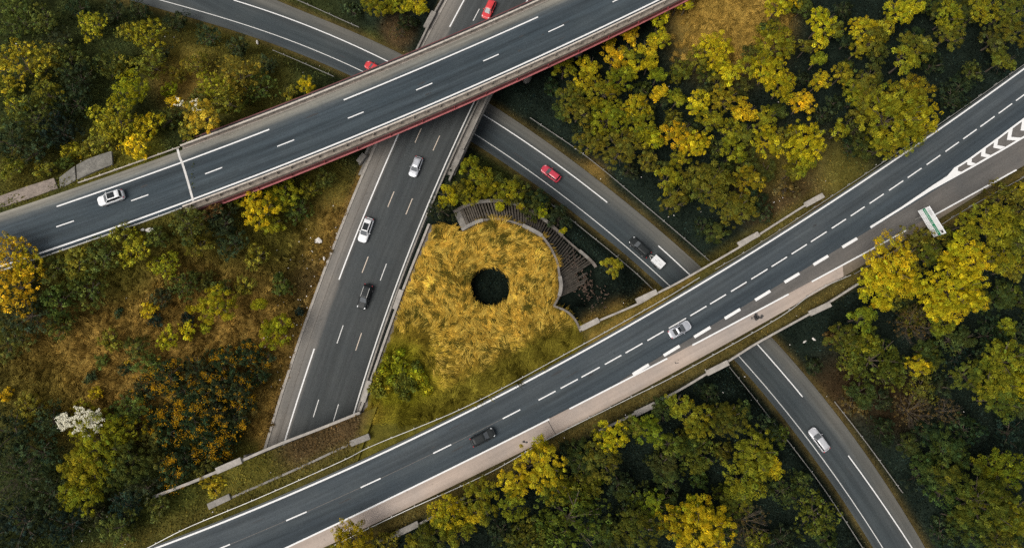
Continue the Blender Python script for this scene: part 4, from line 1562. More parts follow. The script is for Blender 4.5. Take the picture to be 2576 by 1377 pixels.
def rr_loop(x0, x1, hw, n=7, r=0.4, pinch0=1.0, pinch1=1.0):
    """rounded rectangle in plan, x0 rear, x1 front; counter-clockwise"""
    pts = []
    r = min(r, hw * 0.95, (x1 - x0) * 0.45)
    for cx, cy, a in ((x1 - r, hw - r, 0), (x0 + r, hw - r, 90), (x0 + r, -hw + r, 180), (x1 - r, -hw + r, 270)):
        for k in range(n):
            t = math.radians(a + 90.0 * k / (n - 1))
            pts.append([cx + r * math.cos(t), cy + r * math.sin(t)])
    for p in pts:
        u = (p[0] - x0) / (x1 - x0)
        f = 1.0
        if u > 0.7:
            f = 1 - (1 - pinch1) * ((u - 0.7) / 0.3) ** 2
        elif u < 0.3:
            f = 1 - (1 - pinch0) * ((0.3 - u) / 0.3) ** 2
        p[1] *= f
    return pts


def make_car(label, px, py, zf, dirpx, kind, paint, L=4.3, W=1.76, H=1.45, sunroof=False, rails=False, group='moving vehicles'):
    x, y, z = unpf(px, py, lambda a, b: zf(a, b) + 0.75)
    z = float(zf(x, y)) + 0.012
    d = np.array(dirpx, float)
    xa, ya, _ = unpf(px + d[0] * 20, py + d[1] * 20, lambda a, b: zf(a, b) + 0.75)
    ang = math.atan2(ya - y, xa - x)
    t = empty({'suv': 'car', 'hatch': 'car', 'sedan': 'car', 'estate': 'car'}[kind], (x, y, z), label, 'car', group, rz=ang)
    # tilt with the road
    e = 1.0
    gradx = (float(zf(x + math.cos(ang), y + math.sin(ang))) - float(zf(x, y)))
    t.rotation_euler = (0, -math.atan(gradx), ang)
    PM = CP[paint]
    hl, hw = L / 2, W / 2
    belt = H * 0.62
    hood0 = {'suv': 0.27, 'hatch': 0.26, 'sedan': 0.29, 'estate': 0.27}[kind] * L      # hood length
    boot = {'suv': 0.03, 'hatch': 0.03, 'sedan': 0.17, 'estate': 0.025}[kind] * L
    # body: stacked plan loops
    loops = []
    for z_, ins, r_ in ((0.20, 0.10, 0.42), (0.34, 0.02, 0.46), (0.55, 0.0, 0.48), (0.72, 0.015, 0.50), (None, 0.09, 0.46), (None, 0.22, 0.40), (None, 0.5, 0.25)):
        lp = rr_loop(-hl + ins * 0.9, hl - ins * 1.0, hw - ins * (0.8 if ins < 0.3 else 0.9), 7, r_, 0.93, 0.90)
        zz = []
        for q in lp:
            if z_ is not None:
                zz.append(z_)
                continue
            u = q[0] / hl
            top = belt
            if u > 0.25:
                top = belt - 0.20 * ((u - 0.25) / 0.75) ** 1.6
            if u < -0.6 and kind == 'sedan':
                top = belt - 0.05 * ((-u - 0.6) / 0.4)
            if ins < 0.15:
                top -= 0.06
            zz.append(top)
        loops.append([(q[0], q[1], w) for q, w in zip(lp, zz)])
    n = len(loops[0])
    V = [p for lp in loops for p in lp]
    Fc = []
    for k in range(len(loops) - 1):
        for i in range(n):
            j = (i + 1) % n
            Fc.append((k * n + i, k * n + j, (k + 1) * n + j, (k + 1) * n + i))
    Fc.append(tuple(range((len(loops) - 1) * n, len(loops) * n)))
    Fc.append(tuple(range(n - 1, -1, -1)))
    link('body', rawmesh('body', V, Fc, None, True), t, PM)
    # greenhouse
    gx0, gx1 = -hl + boot + 0.10, hl - hood0
    rx0 = gx0 + {'suv': 0.28, 'hatch': 0.32, 'sedan': 0.60, 'estate': 0.30}[kind]
    rx1 = gx1 - {'suv': 0.72, 'hatch': 0.72, 'sedan': 0.80, 'estate': 0.78}[kind]
    lo = rr_loop(gx0, gx1, hw - 0.13, 6, 0.30, 0.94, 0.94)
    hi = rr_loop(rx0, rx1, hw - 0.30, 6, 0.22, 0.96, 0.97)
    n = len(lo)
    V = [(p[0], p[1], belt - 0.06) for p in lo] + [(p[0], p[1], H - 0.09) for p in hi]
    groups = {'windscreen': [], 'rear_window': [], 'side_window': [], 'side_window2': []}
    for i in range(n):
        j = (i + 1) % n
        mx = (lo[i][0] + lo[j][0]) / 2
        my = (lo[i][1] + lo[j][1]) / 2
        dx, dy = lo[j][1] - lo[i][1], -(lo[j][0] - lo[i][0])
        if dx > abs(dy):
            k = 'windscreen'
        elif -dx > abs(dy):
            k = 'rear_window'
        else:
            k = 'side_window' if my > 0 else 'side_window2'
        groups[k].append((i, j, n + j, n + i))
    for k, fs in groups.items():
        used = sorted({a for f in fs for a in f})
        mp = {a: b for b, a in enumerate(used)}
        o = link(k.replace('2', ''), rawmesh(k, [V[a] for a in used], [tuple(mp[a] for a in f) for f in fs]), t, M['screen'] if k == 'windscreen' else M['glass'])
    # roof
    hi1 = [(p[0], p[1], H - 0.088) for p in rr_loop(rx0 - 0.04, rx1 + 0.04, hw - 0.27, 6, 0.24, 0.96, 0.97)]
    hi2 = [(p[0], p[1], H - 0.02) for p in rr_loop(rx0 + 0.08, rx1 - 0.08, hw - 0.36, 6, 0.22, 0.97, 0.97)]
    hi3 = [(p[0], p[1], H) for p in rr_loop(rx0 + 0.35, rx1 - 0.35, hw - 0.58, 6, 0.15)]
    V = hi1 + hi2 + hi3
    Fc = []
    for k in range(2):
        for i in range(n):
            j = (i + 1) % n
            Fc.append((k * n + i, k * n + j, (k + 1) * n + j, (k + 1) * n + i))
    Fc.append(tuple(range(2 * n, 3 * n)))
    roof_o = link('roof', rawmesh('roof', V, Fc, None, True), t, PM)

    def bar(name, p0, p1, w, mat, parent=t):
        P0, P1 = Vector(p0), Vector(p1)
        dv = P1 - P0
        me_ = box_mesh(name, dv.length, w, w, -w / 2)
        o = link(name, me_, parent, mat)
        o.location = (P0 + P1) / 2
        o.rotation_mode = 'QUATERNION'
        o.rotation_quaternion = dv.to_track_quat('X', 'Z')
        return o
    for s in (-1, 1):
        bar('pillar', (gx1 - 0.07, s * (hw - 0.20), belt - 0.05), (rx1 - 0.01, s * (hw - 0.33), H - 0.07), 0.08, PM)
        xm = gx0 * 0.42 + gx1 * 0.58 - 0.25
        bar('pillar', (xm, s * (hw - 0.125), belt - 0.05), (xm - 0.03, s * (hw - 0.285), H - 0.07), 0.07, M['glass'])
        bar('pillar', (gx0 + 0.07, s * (hw - 0.20), belt - 0.05), (rx0 + 0.01, s * (hw - 0.33), H - 0.07), 0.10, PM)
        # mirrors
        me_ = box_mesh('mirror', 0.12, 0.22, 0.14, 0, 0.03)
        o = link('mirror', me_, t, PM)
        o.location = (gx1 - 0.55, s * (hw + 0.06), belt - 0.06)
        # lamps
        me_ = box_mesh('headlight', 0.36, 0.30, 0.16, -0.08, 0.05)
        o = link('headlight', me_, t, M['lamp'])
        o.location = (hl - 0.34, s * (hw - 0.30), belt - 0.245)
        o.rotation_euler = (0, 0.18, s * -0.5)
        me_ = box_mesh('tail_light', 0.16, 0.26, 0.22, -0.11, 0.04)
        o = link('tail_light', me_, t, M['tail'])
        o.location = (-hl + 0.16, s * (hw - 0.26), belt - 0.17)
        o.rotation_euler = (0, 0, s * 0.45)
        if rails:
            bar('roof_rail', (rx0 + 0.15, s * (hw - 0.36), H + 0.03), (rx1 - 0.1, s * (hw - 0.36), H + 0.02), 0.06, M['galv'])
        for wx in (-hl * 0.60, hl * 0.62):
            bm = bmesh.new()
            bmesh.ops.create_cone(bm, cap_ends=True, segments=20, radius1=0.33, radius2=0.33, depth=0.22)
            me_ = bpy.data.meshes.new('wheel')
            bm.to_mesh(me_)
            bm.free()
            o = link('wheel', me_, t, M['tyre'])
            o.rotation_euler = (math.pi / 2, 0, 0)
            o.location = (wx, s * (hw - 0.12), 0.33)
            bm = bmesh.new()
            bmesh.ops.create_cone(bm, cap_ends=True, segments=16, radius1=0.21, radius2=0.19, depth=0.03)
            me_ = bpy.data.meshes.new('rim')
            bm.to_mesh(me_)
            bm.free()
            o2 = link('rim', me_, o, M['rim'])
            o2.location = (0, 0, -s * 0.12)
    if sunroof:
        me_ = box_mesh('sunroof', (rx1 - rx0) * 0.62, (hw - 0.42) * 2, 0.02, 0, 0.006)
        o = link('sunroof', me_, t, M['glass'])
        o.location = (rx1 - (rx1 - rx0) * 0.36, 0, H - 0.006)
    # grille and bumper strip
    me_ = box_mesh('grille', 0.06, W * 0.45, 0.16, 0, 0.02)
    o = link('grille', me_, t, M['black'])
    o.location = (hl - 0.05, 0, 0.42)
    return t


dA_ = (-0.94, 0.33)
make_car('white car with a dark glass roof on the top overpass', 278, 497, zA, (-0.945, 0.325), 'suv', 'white', 4.35, 1.82, 1.58, sunroof=True)
make_car('silver hatchback on the sunken road just below the overpass', 1046, 418, zB, (-0.37, 0.93), 'hatch', 'silver', 3.95, 1.70, 1.45)
make_car('white estate car with dark roof panel on the sunken road', 920, 577, zB, (-0.34, 0.94), 'estate', 'white', 4.65, 1.80, 1.48, sunroof=True)
make_car('dark people carrier with pale roof rails on the sunken road', 918, 745, zB, (-0.33, 0.944), 'estate', 'dark', 4.6, 1.82, 1.6, rails=True)
make_car('bright red car on the sunken road above the overpass', 1230, 23, zB, (-0.42, 0.907), 'hatch', 'brightred', 4.05, 1.72, 1.46)
make_car('red car nose peeping out from under the overpass on the ramp', 941, 171, zC, (-0.87, -0.49), 'hatch', 'brightred', 4.0, 1.72, 1.45)
make_car('crimson red hatchback on the ramp above the golden island', 1386, 436, zC, (-0.80, -0.60), 'estate', 'red', 4.15, 1.72, 1.46)
dk = make_car('dark saloon towing a white trailer down the ramp', 1610, 621, zC, (-0.74, -0.67), 'estate', 'dark', 4.7, 1.80, 1.47)
make_car('silver sports coupe with black roof on the diagonal road', 1710, 828, zD, (0.87, -0.49), 'sedan', 'silver', 4.15, 1.76, 1.32, sunroof=True)
make_car('dark car with bright headlamps on the diagonal road below the island', 1214, 1099, zD, (0.89, -0.455), 'suv', 'dark', 4.3, 1.80, 1.5)
make_car('silver estate car on the ramp at the lower right', 2061, 1105, zC, (-0.60, -0.80), 'estate', 'pale', 4.6, 1.74, 1.46)

# trailer
tx, ty, tz = unpf(1655, 659, lambda a, b: 0 * a + 0.8)
tz = 0.012
xa, ya, _ = unpf(1655 - 0.74 * 20, 659 - 0.67 * 20, lambda a, b: 0 * a + 0.8)
ta = math.atan2(ya - ty, xa - tx)
tr = empty('trailer', (tx, ty, tz), 'small white box trailer behind the dark saloon', 'trailer', rz=ta)
o = link('box', box_mesh('box', 2.35, 1.42, 0.75, 0.45, 0.05), tr, CP['white'])
o2 = link('lid', box_mesh('lid', 2.45, 1.50, 0.10, 0, 0.03), tr, CP['white'])
o2.location = (0, 0, 1.202)
lid = o2
for q_ in ((-0.5, 0.25), (0.1, -0.2), (0.45, 0.15)):
    o3 = link('lid_rib', box_mesh('lid_rib', 0.5, 0.05, 0.02, 0, 0), lid, M['galvdull'])
    o3.location = (q_[0], q_[1], 0.101)
for s in (-1, 1):
    dv = Vector((0.95, -s * 0.42, 0))
    o = link('drawbar', box_mesh('drawbar', dv.length, 0.09, 0.09, 0), tr, M['galv'])
    o.location = (1.62, s * 0.22, 0.42)
    o.rotation_euler = (0, 0, math.atan2(dv.y, dv.x))
    bm = bmesh.new()
    bmesh.ops.create_cone(bm, cap_ends=True, segments=18, radius1=0.28, radius2=0.28, depth=0.18)
    me_ = bpy.data.meshes.new('wheel')
    bm.to_mesh(me_)
    bm.free()
    o = link('wheel', me_, tr, M['tyre'])
    o.rotation_euler = (math.pi / 2, 0, 0)
    o.location = (-0.15, s * 0.80, 0.28)

# ------------------------------------------------------------------ foliage meshes
def unit(v):
    return v / (np.linalg.norm(v, axis=1)[:, None] + 1e-9)


def cards(C, Nn, size, aspect=0.6, r=None):
    """diamond leaves at C with normals Nn; size array -> (n*4,3)"""
    r = r or rng
    n = len(C)
    a = unit(r.normal(size=(n, 3)))
    T = unit(np.cross(Nn, a))
    Bt = np.cross(Nn, T)
    s = np.asarray(size)[:, None]
    V = np.empty((n, 4, 3))
    V[:, 0] = C + T * s
    V[:, 1] = C + Bt * s * aspect
    V[:, 2] = C - T * s
    V[:, 3] = C - Bt * s * aspect
    return V.reshape(-1, 3)


def crown(kind, R, seed):
    r = np.random.default_rng(seed)
    up = np.array((0, 0, 1.0))
    if kind == 'broad':
        K = int(10.5 * R ** 1.8) + 10
        nl = 3 + int(R)
        lob = unit(r.normal(size=(nl, 3)) * np.array((1, 1, 0.4)))
        th = r.uniform(0, 2 * np.pi, K)
        u = 1 - r.uniform(0, 1, K) ** 1.15 * 1.15
        sn = np.sqrt(np.clip(1 - u * u, 0, 1))
        dr = np.stack([sn * np.cos(th), sn * np.sin(th), u], 1)
        rad = R * (0.78 + 0.26 * (dr @ lob.T).max(1) ** 3 + r.uniform(-0.34, 0.16, K))
        rad *= np.where(r.uniform(size=K) < 0.25, r.uniform(0.55, 0.9, K), 1)
        cc = dr * rad[:, None] * np.array((1, 1, 0.74))
        rc = r.uniform(0.26, 0.56, K) * (0.85 + 0.06 * R)
        M_ = np.maximum(18, (185 * rc ** 1.6)).astype(int)
        lsz = (0.07, 0.145)
        cval = r.lognormal(-0.05, 0.32, K)
    elif kind == 'fine':
        K = int(13 * R ** 1.8) + 12
        th = r.uniform(0, 2 * np.pi, K)
        u = 1 - r.uniform(0, 1, K) ** 1.05 * 1.05
        sn = np.sqrt(np.clip(1 - u * u, 0, 1))
        dr = np.stack([sn * np.cos(th), sn * np.sin(th), u], 1)
        rad = R * (0.80 + 0.18 * np.sin(3 * th + seed) * sn + r.uniform(-0.32, 0.20, K))
        cc = dr * rad[:, None] * np.array((1, 1, 0.66))
        rc = r.uniform(0.22, 0.50, K)
        M_ = r.integers(9, 26, K)
        lsz = (0.10, 0.22)
        cval = r.lognormal(-0.08, 0.48, K)
    else:  # 'bare': twiggy, few leaves
        K = int(12 * R ** 1.6) + 10
        th = r.uniform(0, 2 * np.pi, K)
        u = 1 - r.uniform(0, 1, K) * 1.0
        sn = np.sqrt(np.clip(1 - u * u, 0, 1))
        dr = np.stack([sn * np.cos(th), sn * np.sin(th), u], 1)
        rad = R * r.uniform(0.45, 1.05, K)
        cc = dr * rad[:, None] * np.array((1, 1, 0.7))
        rc = r.uniform(0.15, 0.35, K)
        M_ = r.integers(6, 18, K)
        lsz = (0.07, 0.14)
        cval = r.uniform(0.5, 1.4, K)
    idc = np.repeat(np.arange(K), M_)
    n = len(idc)
    d2 = unit(r.normal(size=(n, 3)))
    d2[:, 2] = np.where(r.uniform(size=n) < 0.7, np.abs(d2[:, 2]), d2[:, 2])
    C = cc[idc] + d2 * (rc[idc] * r.uniform(0.55, 1.05, n))[:, None] * np.array((1, 1, 0.85))
    Nn = unit(d2 * 0.8 + dr[idc] * 0.35 + up * 0.45 + r.normal(size=(n, 3)) * 0.45)
    V = cards(C, Nn, r.uniform(*lsz, n), 0.62 if kind == 'broad' else 0.42, r)
    hue = r.normal(0, 0.10, K)[idc] + r.normal(0, 0.07, n)
    val = cval[idc] * r.uniform(0.78, 1.22, n)
    col = np.stack([val * (1 + hue), val * (1 + hue * 0.15), val * (1 - hue * 1.2)], 1)
    me_ = fast_mesh('crown', V, 4)
    set_col(me_, np.repeat(np.clip(col, 0.05, 3), 4, 0))
    me_.materials.append(M['leaf'])
    return me_


def tubes(segs, mat, name, sides=5):
    """segs: list of (p0, r0, p1, r1)"""
    V, Fc = [], []
    for p0, r0, p1, r1 in segs:
        d = Vector(p1) - Vector(p0)
        q = d.to_track_quat('Z', 'Y')
        b = len(V)
        for p, r_ in ((p0, r0), (p1, r1)):
            for k in range(sides):
                a = 2 * math.pi * k / sides
                V.append(tuple(Vector(p) + q @ Vector((r_ * math.cos(a), r_ * math.sin(a), 0))))
        for k in range(sides):
            k2 = (k + 1) % sides
            Fc.append((b + k, b + k2, b + sides + k2, b + sides + k))
    me_ = rawmesh(name, V, Fc, None, True)
    me_.materials.append(mat)
    return me_


def trunk_mesh(R, hc, seed, bare=False):
    r = random.Random(seed)
    segs = []
    tr_ = (0.05 + 0.045 * R) * (0.38 if bare else 1.0)
    z1 = hc * 0.62
    segs.append(((0, 0, -0.6), tr_ * 1.35, (0.05 * R, 0, z1 * 0.5), tr_))
    segs.append(((0.05 * R, 0, z1 * 0.5), tr_, (0.0, 0.04 * R, z1), tr_ * 0.85))
    nb_ = 7 if not bare else 16
    for k in range(nb_):
        a = 2 * math.pi * k / nb_ + r.uniform(-0.3, 0.3)
        L_ = R * r.uniform(0.55, 0.85)
        e = (L_ * math.cos(a), L_ * math.sin(a), hc + R * r.uniform(-0.1, 0.45))
        m_ = (e[0] * 0.45, e[1] * 0.45, z1 + (e[2] - z1) * 0.6)
        segs.append(((0, 0.04 * R, z1), tr_ * 0.6, m_, tr_ * 0.4))
        segs.append((m_, tr_ * 0.4, e, tr_ * 0.12))
        for q in range(1 if not bare else 4):
            a2 = a + r.uniform(-0.7, 0.7)
            e2 = (m_[0] + L_ * 0.5 * math.cos(a2), m_[1] + L_ * 0.5 * math.sin(a2), m_[2] + R * r.uniform(0.1, 0.4))
            segs.append((m_, tr_ * 0.3, e2, tr_ * 0.1))
            if bare:
                for q2_ in range(2):
                    a3 = a2 + r.uniform(-0.8, 0.8)
                    e3 = (e2[0] + L_ * 0.3 * math.cos(a3), e2[1] + L_ * 0.3 * math.sin(a3), e2[2] + R * r.uniform(0.0, 0.25))
                    segs.append((e2, tr_ * 0.14, e3, tr_ * 0.06))
    return tubes(segs, M['bark'], 'trunk')


SIZES = (0.9, 1.5, 2.2, 3.1, 4.2, 5.6)
CACHE = {}


def tree_meshes(kind, R, var):
    si = min(range(len(SIZES)), key=lambda i: abs(math.log(SIZES[i] / R)))
    key = (kind, si, var)
    if key not in CACHE:
        Rs = SIZES[si]
        hc = {'broad': Rs * 0.75 + 1.0, 'fine': Rs * 0.5 + 0.3, 'bare': Rs * 0.7 + 0.6}[kind]
        seed = hash((kind, si, var)) % 100000 if False else (si * 31 + var * 7 + len(kind) * 101)
        CACHE[key] = (crown(kind, Rs, seed), trunk_mesh(Rs, hc, seed, kind == 'bare'), hc, Rs)
    return CACHE[key]


# leaf colours (albedo)
HUE = {
    'bright': (0.440, 0.345, 0.014),
    'yellow': (0.340, 0.280, 0.013),
    'yg': (0.205, 0.192, 0.014),
    'olive': (0.118, 0.112, 0.015),
    'green': (0.064, 0.076, 0.017),
    'dark': (0.028, 0.040, 0.017),
    'vdark': (0.015, 0.025, 0.017),
    'brown': (0.105, 0.075, 0.025),
    'orange': (0.335, 0.225, 0.012),
    'lime': (0.235, 0.225, 0.012),
    'greygreen': (0.080, 0.092, 0.022),
}
WORD = {'bright': 'bright yellow', 'yellow': 'golden yellow', 'yg': 'yellow-green', 'olive': 'olive', 'green': 'mid green', 'dark': 'dark green', 'vdark': 'very dark', 'brown': 'brownish', 'orange': 'orange-yellow', 'lime': 'lime green', 'greygreen': 'grey-green'}

R1 = lambda x, y: (x / 2, y / 2)
R2 = lambda x, y: (858.6 + x / 2, y / 2)
R3 = lambda x, y: (1717.3 + x / 2, y / 2)
R4 = lambda x, y: (x / 2, 688.6 + y / 2)
R5 = lambda x, y: (858.6 + x / 2, 688.6 + y / 2)
R6 = lambda x, y: (1717.3 + x / 2, 688.6 + y / 2)
# (x, y, radius, colour, kind) in enlarged survey pictures
T2 = [(1605, 90, 62, 'bright', 'b'), (1600, 200, 62, 'yellow', 'b'), (1455, 180, 58, 'bright', 'b'), (1350, 212, 38, 'yellow', 'b'), (1370, 285, 75, 'bright', 'b'), (1540, 250, 60, 'yellow', 'b'), (1545, 325, 50, 'bright', 'b'), (1245, 350, 72, 'yellow', 'b'), (1120, 345, 66, 'yg', 'b'), (1200, 425, 62, 'yellow', 'b'), (1460, 350, 60, 'bright', 'b'), (1400, 400, 82, 'yg', 'b'), (1310, 465, 92, 'yg', 'b'), (1155, 485, 80, 'olive', 'b'), (1190, 560, 85, 'olive', 'b'), (1595, 470, 52, 'bright', 'b'), (1695, 370, 66, 'olive', 'f'), (1345, 600, 112, 'yg', 'b'), (1480, 545, 82, 'yellow', 'b'), (1505, 625, 92, 'yg', 'b'), (1400, 745, 115, 'olive', 'b'), (1550, 705, 72, 'yellow', 'b'), (1690, 690, 85, 'bright', 'b'), (1640, 905, 74, 'yg', 'b'), (1545, 810, 62, 'olive', 'b'), (1690, 500, 50, 'yg', 'b'), (1690, 20, 45, 'bright', 'b'), (1590, 380, 50, 'yg', 'b'), (1450, 860, 60, 'dark', 'f'), (1680, 1000, 60, 'dark', 'f'), (1060, 440, 50, 'dark', 'f'), (1700, 800, 60, 'yg', 'b'),
      (650, 845, 62, 'yg', 'b'), (705, 925, 85, 'yg', 'b'), (590, 960, 52, 'olive', 'b'), (535, 990, 62, 'yellow', 'b'), (640, 985, 60, 'yg', 'b'), (755, 965, 60, 'yg', 'b'), (880, 970, 82, 'green', 'b'), (500, 1055, 82, 'dark', 'f'), (1000, 1062, 32, 'yellow', 'b'), (800, 1035, 26, 'yellow', 'b'), (900, 1040, 20, 'yg', 'b'), (1115, 1165, 18, 'yellow', 'b'), (1360, 1340, 56, 'yg', 'b'), (780, 900, 50, 'green', 'b'),
      (190, 30, 82, 'yg', 'b'), (380, 22, 72, 'yellow', 'b'), (290, 25, 62, 'yg', 'b'), (290, 165, 50, 'brown', 'p'), (60, 60, 60, 'dark', 'f'), (330, 120, 60, 'dark', 'f')]
T3 = [(150, 265, 112, 'bright', 'b'), (235, 370, 72, 'bright', 'b'), (450, 235, 120, 'yg', 'b'), (430, 360, 100, 'bright', 'b'), (335, 335, 62, 'yg', 'b'), (500, 440, 82, 'yellow', 'b'), (695, 125, 85, 'bright', 'b'), (690, 215, 48, 'yellow', 'b'), (680, 300, 48, 'yg', 'b'), (690, 410, 60, 'yellow', 'b'), (620, 240, 45, 'olive', 'b'), (905, 150, 82, 'yellow', 'b'), (890, 245, 62, 'yg', 'b'), (1020, 130, 50, 'yg', 'b'), (800, 380, 60, 'yg', 'b'), (600, 520, 72, 'bright', 'b'), (310, 565, 72, 'bright', 'b'), (70, 525, 72, 'bright', 'b'), (140, 610, 72, 'yg', 'b'), (60, 735, 82, 'bright', 'b'), (235, 675, 70, 'yg', 'b'), (410, 600, 70, 'yg', 'b'), (430, 715, 92, 'yellow', 'b'), (260, 770, 70, 'yg', 'b'), (610, 725, 122, 'bright', 'b'), (590, 825, 72, 'yg', 'b'), (545, 865, 50, 'olive', 'b'), (130, 940, 130, 'olive', 'b'), (330, 905, 82, 'yg', 'b'), (265, 1050, 95, 'olive', 'b'),
      (1050, 590, 170, 'yg', 'b'), (1130, 480, 118, 'yg', 'b'), (960, 520, 100, 'olive', 'b'), (1190, 600, 105, 'yellow', 'b'), (1020, 735, 82, 'yg', 'b'), (1140, 690, 80, 'yg', 'b'), (880, 480, 82, 'yg', 'b'), (790, 655, 50, 'yg', 'b'), (870, 650, 80, 'green', 'f'), (1090, 60, 82, 'yellow', 'b'), (1150, 35, 70, 'yellow', 'b'), (1340, 80, 82, 'yg', 'b'), (1340, 180, 80, 'olive', 'b'), (1160, 235, 92, 'olive', 'b'), (1500, 50, 82, 'yg', 'b'), (1640, 50, 92, 'olive', 'b'), (1560, 210, 82, 'green', 'b'), (1650, 160, 82, 'olive', 'b'), (1450, 365, 62, 'green', 'f'), (1350, 500, 82, 'dark', 'f'), (480, 40, 72, 'yellow', 'b'), (560, 8, 42, 'bright', 'b'), (20, 20, 45, 'yellow', 'b'), (1400, 430, 60, 'dark', 'f'), (1250, 330, 70, 'dark', 'f'), (950, 380, 60, 'green', 'b'), (1600, 330, 70, 'vdark', 'f'), (760, 520, 50, 'dark', 'f'), (700, 580, 60, 'dark', 'f'), (480, 560, 50, 'green', 'b'), (200, 860, 60, 'green', 'b'), (420, 860, 60, 'green', 'b'), (850, 750, 60, 'dark', 'f'), (520, 950, 70, 'brown', 'f'), (400, 1080, 60, 'dark', 'f'), (800, 60, 60, 'dark', 'f'), (600, 400, 45, 'dark', 'f'), (100, 1140, 60, 'dark', 'f'),
      (1040, 1335, 140, 'bright', 'b'), (1180, 1235, 125, 'olive', 'f'), (1600, 1000, 100, 'olive', 'f'), (1430, 1130, 60, 'yg', 'b'), (1540, 1135, 135, 'yg', 'b'), (1395, 1240, 72, 'bright', 'b'), (1335, 1305, 62, 'bright', 'b'), (1455, 1320, 100, 'bright', 'b'), (1650, 1185, 105, 'olive', 'b'), (1620, 1305, 90, 'yg', 'b'), (1330, 1190, 50, 'olive', 'f'), (1690, 1060, 60, 'olive', 'f'), (1700, 960, 50, 'yg', 'f')]
T6 = [(985, 50, 112, 'bright', 'b'), (1120, 35, 90, 'yellow', 'b'), (900, 225, 72, 'yg', 'b'), (990, 155, 46, 'bright', 'b'), (1065, 120, 72, 'olive', 'f'), (1340, 60, 160, 'bright', 'b'), (1310, 170, 92, 'bright', 'b'), (1440, 125, 82, 'bright', 'b'), (1290, 260, 62, 'yg', 'b'), (1150, 255, 110, 'brown', 'p'), (960, 435, 150, 'olive', 'f'), (850, 445, 92, 'olive', 'f'), (1050, 500, 82, 'olive', 'f'), (1175, 465, 62, 'yellow', 'b'), (890, 345, 80, 'olive', 'f'), (745, 325, 42, 'brown', 'f'), (1540, 310, 105, 'dark', 'f'), (1685, 290, 80, 'dark', 'f'), (1620, 435, 112, 'yg', 'b'), (1560, 550, 112, 'yg', 'b'), (1590, 640, 92, 'olive', 'b'), (1700, 560, 80, 'yellow', 'b'), (850, 650, 82, 'brown', 'f'), (1150, 690, 105, 'brown', 'p'), (1320, 690, 75, 'brown', 'p'), (1130, 860, 62, 'green', 'b'), (1330, 900, 112, 'green', 'b'), (1210, 945, 60, 'green', 'b'), (1610, 985, 105, 'yg', 'b'), (1530, 965, 70, 'yg', 'b'), (1500, 1150, 160, 'olive', 'b'), (1650, 1210, 110, 'yg', 'b'), (1310, 1100, 90, 'green', 'f'), (1440, 1270, 105, 'green', 'b'), (1300, 1300, 90, 'dark', 'f'), (1600, 1340, 80, 'olive', 'b'), (1000, 780, 70, 'dark', 'f'), (1420, 780, 90, 'dark', 'f'), (1640, 800, 90, 'vdark', 'f'), (1180, 1020, 80, 'vdark', 'f'), (660, 460, 50, 'dark', 'f'), (1380, 430, 80, 'vdark', 'f'), (1000, 640, 60, 'dark', 'f'), (1280, 560, 70, 'dark', 'f'),
      (60, 735, 92, 'yg', 'b'), (60, 890, 112, 'olive', 'f'), (185, 720, 78, 'olive', 'b'), (295, 690, 50, 'green', 'b'), (190, 890, 60, 'olive', 'f'), (360, 900, 118, 'yg', 'b'), (430, 965, 70, 'yellow', 'b'), (300, 1050, 102, 'yg', 'b'), (200, 1105, 60, 'olive', 'f'), (500, 1090, 80, 'green', 'f'), (590, 1040, 60, 'green', 'f'), (660, 1200, 120, 'olive', 'f'), (310, 1240, 120, 'brown', 'p'), (100, 1275, 145, 'bright', 'b'), (35, 1195, 75, 'yellow', 'b'), (490, 1340, 85, 'dark', 'f'), (130, 600, 60, 'dark', 'f'), (720, 1340, 60, 'green', 'f'), (420, 780, 70, 'dark', 'f')]
T5 = [(1545, 780, 82, 'yg', 'b'), (1465, 765, 60, 'olive', 'b'), (1360, 815, 82, 'bright', 'b'), (1000, 960, 112, 'yellow', 'b'), (1065, 1050, 80, 'yg', 'b'), (1000, 862, 42, 'bright', 'b'), (870, 1050, 82, 'yellow', 'b'), (865, 1150, 72, 'yg', 'b'), (700, 1130, 100, 'yg', 'b'), (660, 1205, 60, 'yellow', 'b'), (530, 1190, 82, 'yellow', 'b'), (500, 1245, 70, 'yg', 'b'), (590, 1295, 72, 'yg', 'b'), (450, 1325, 82, 'olive', 'b'), (60, 1345, 112, 'lime', 'b'), (1200, 1050, 110, 'olive', 'f'), (1310, 930, 92, 'olive', 'b'), (1150, 1235, 175, 'olive', 'f'), (1060, 1310, 110, 'olive', 'f'), (930, 1325, 120, 'olive', 'f'), (1560, 1150, 62, 'yg', 'b'), (1480, 1125, 60, 'olive', 'f'), (1490, 1275, 100, 'olive', 'b'), (1665, 1245, 88, 'yellow', 'b'), (1690, 655, 62, 'yg', 'b'), (800, 1290, 80, 'dark', 'f'), (1400, 1050, 70, 'dark', 'f'), (1600, 950, 70, 'green', 'f'), (380, 1360, 60, 'yg', 'b'), (1380, 1330, 80, 'dark', 'f'), (230, 1350, 60, 'olive', 'f')]
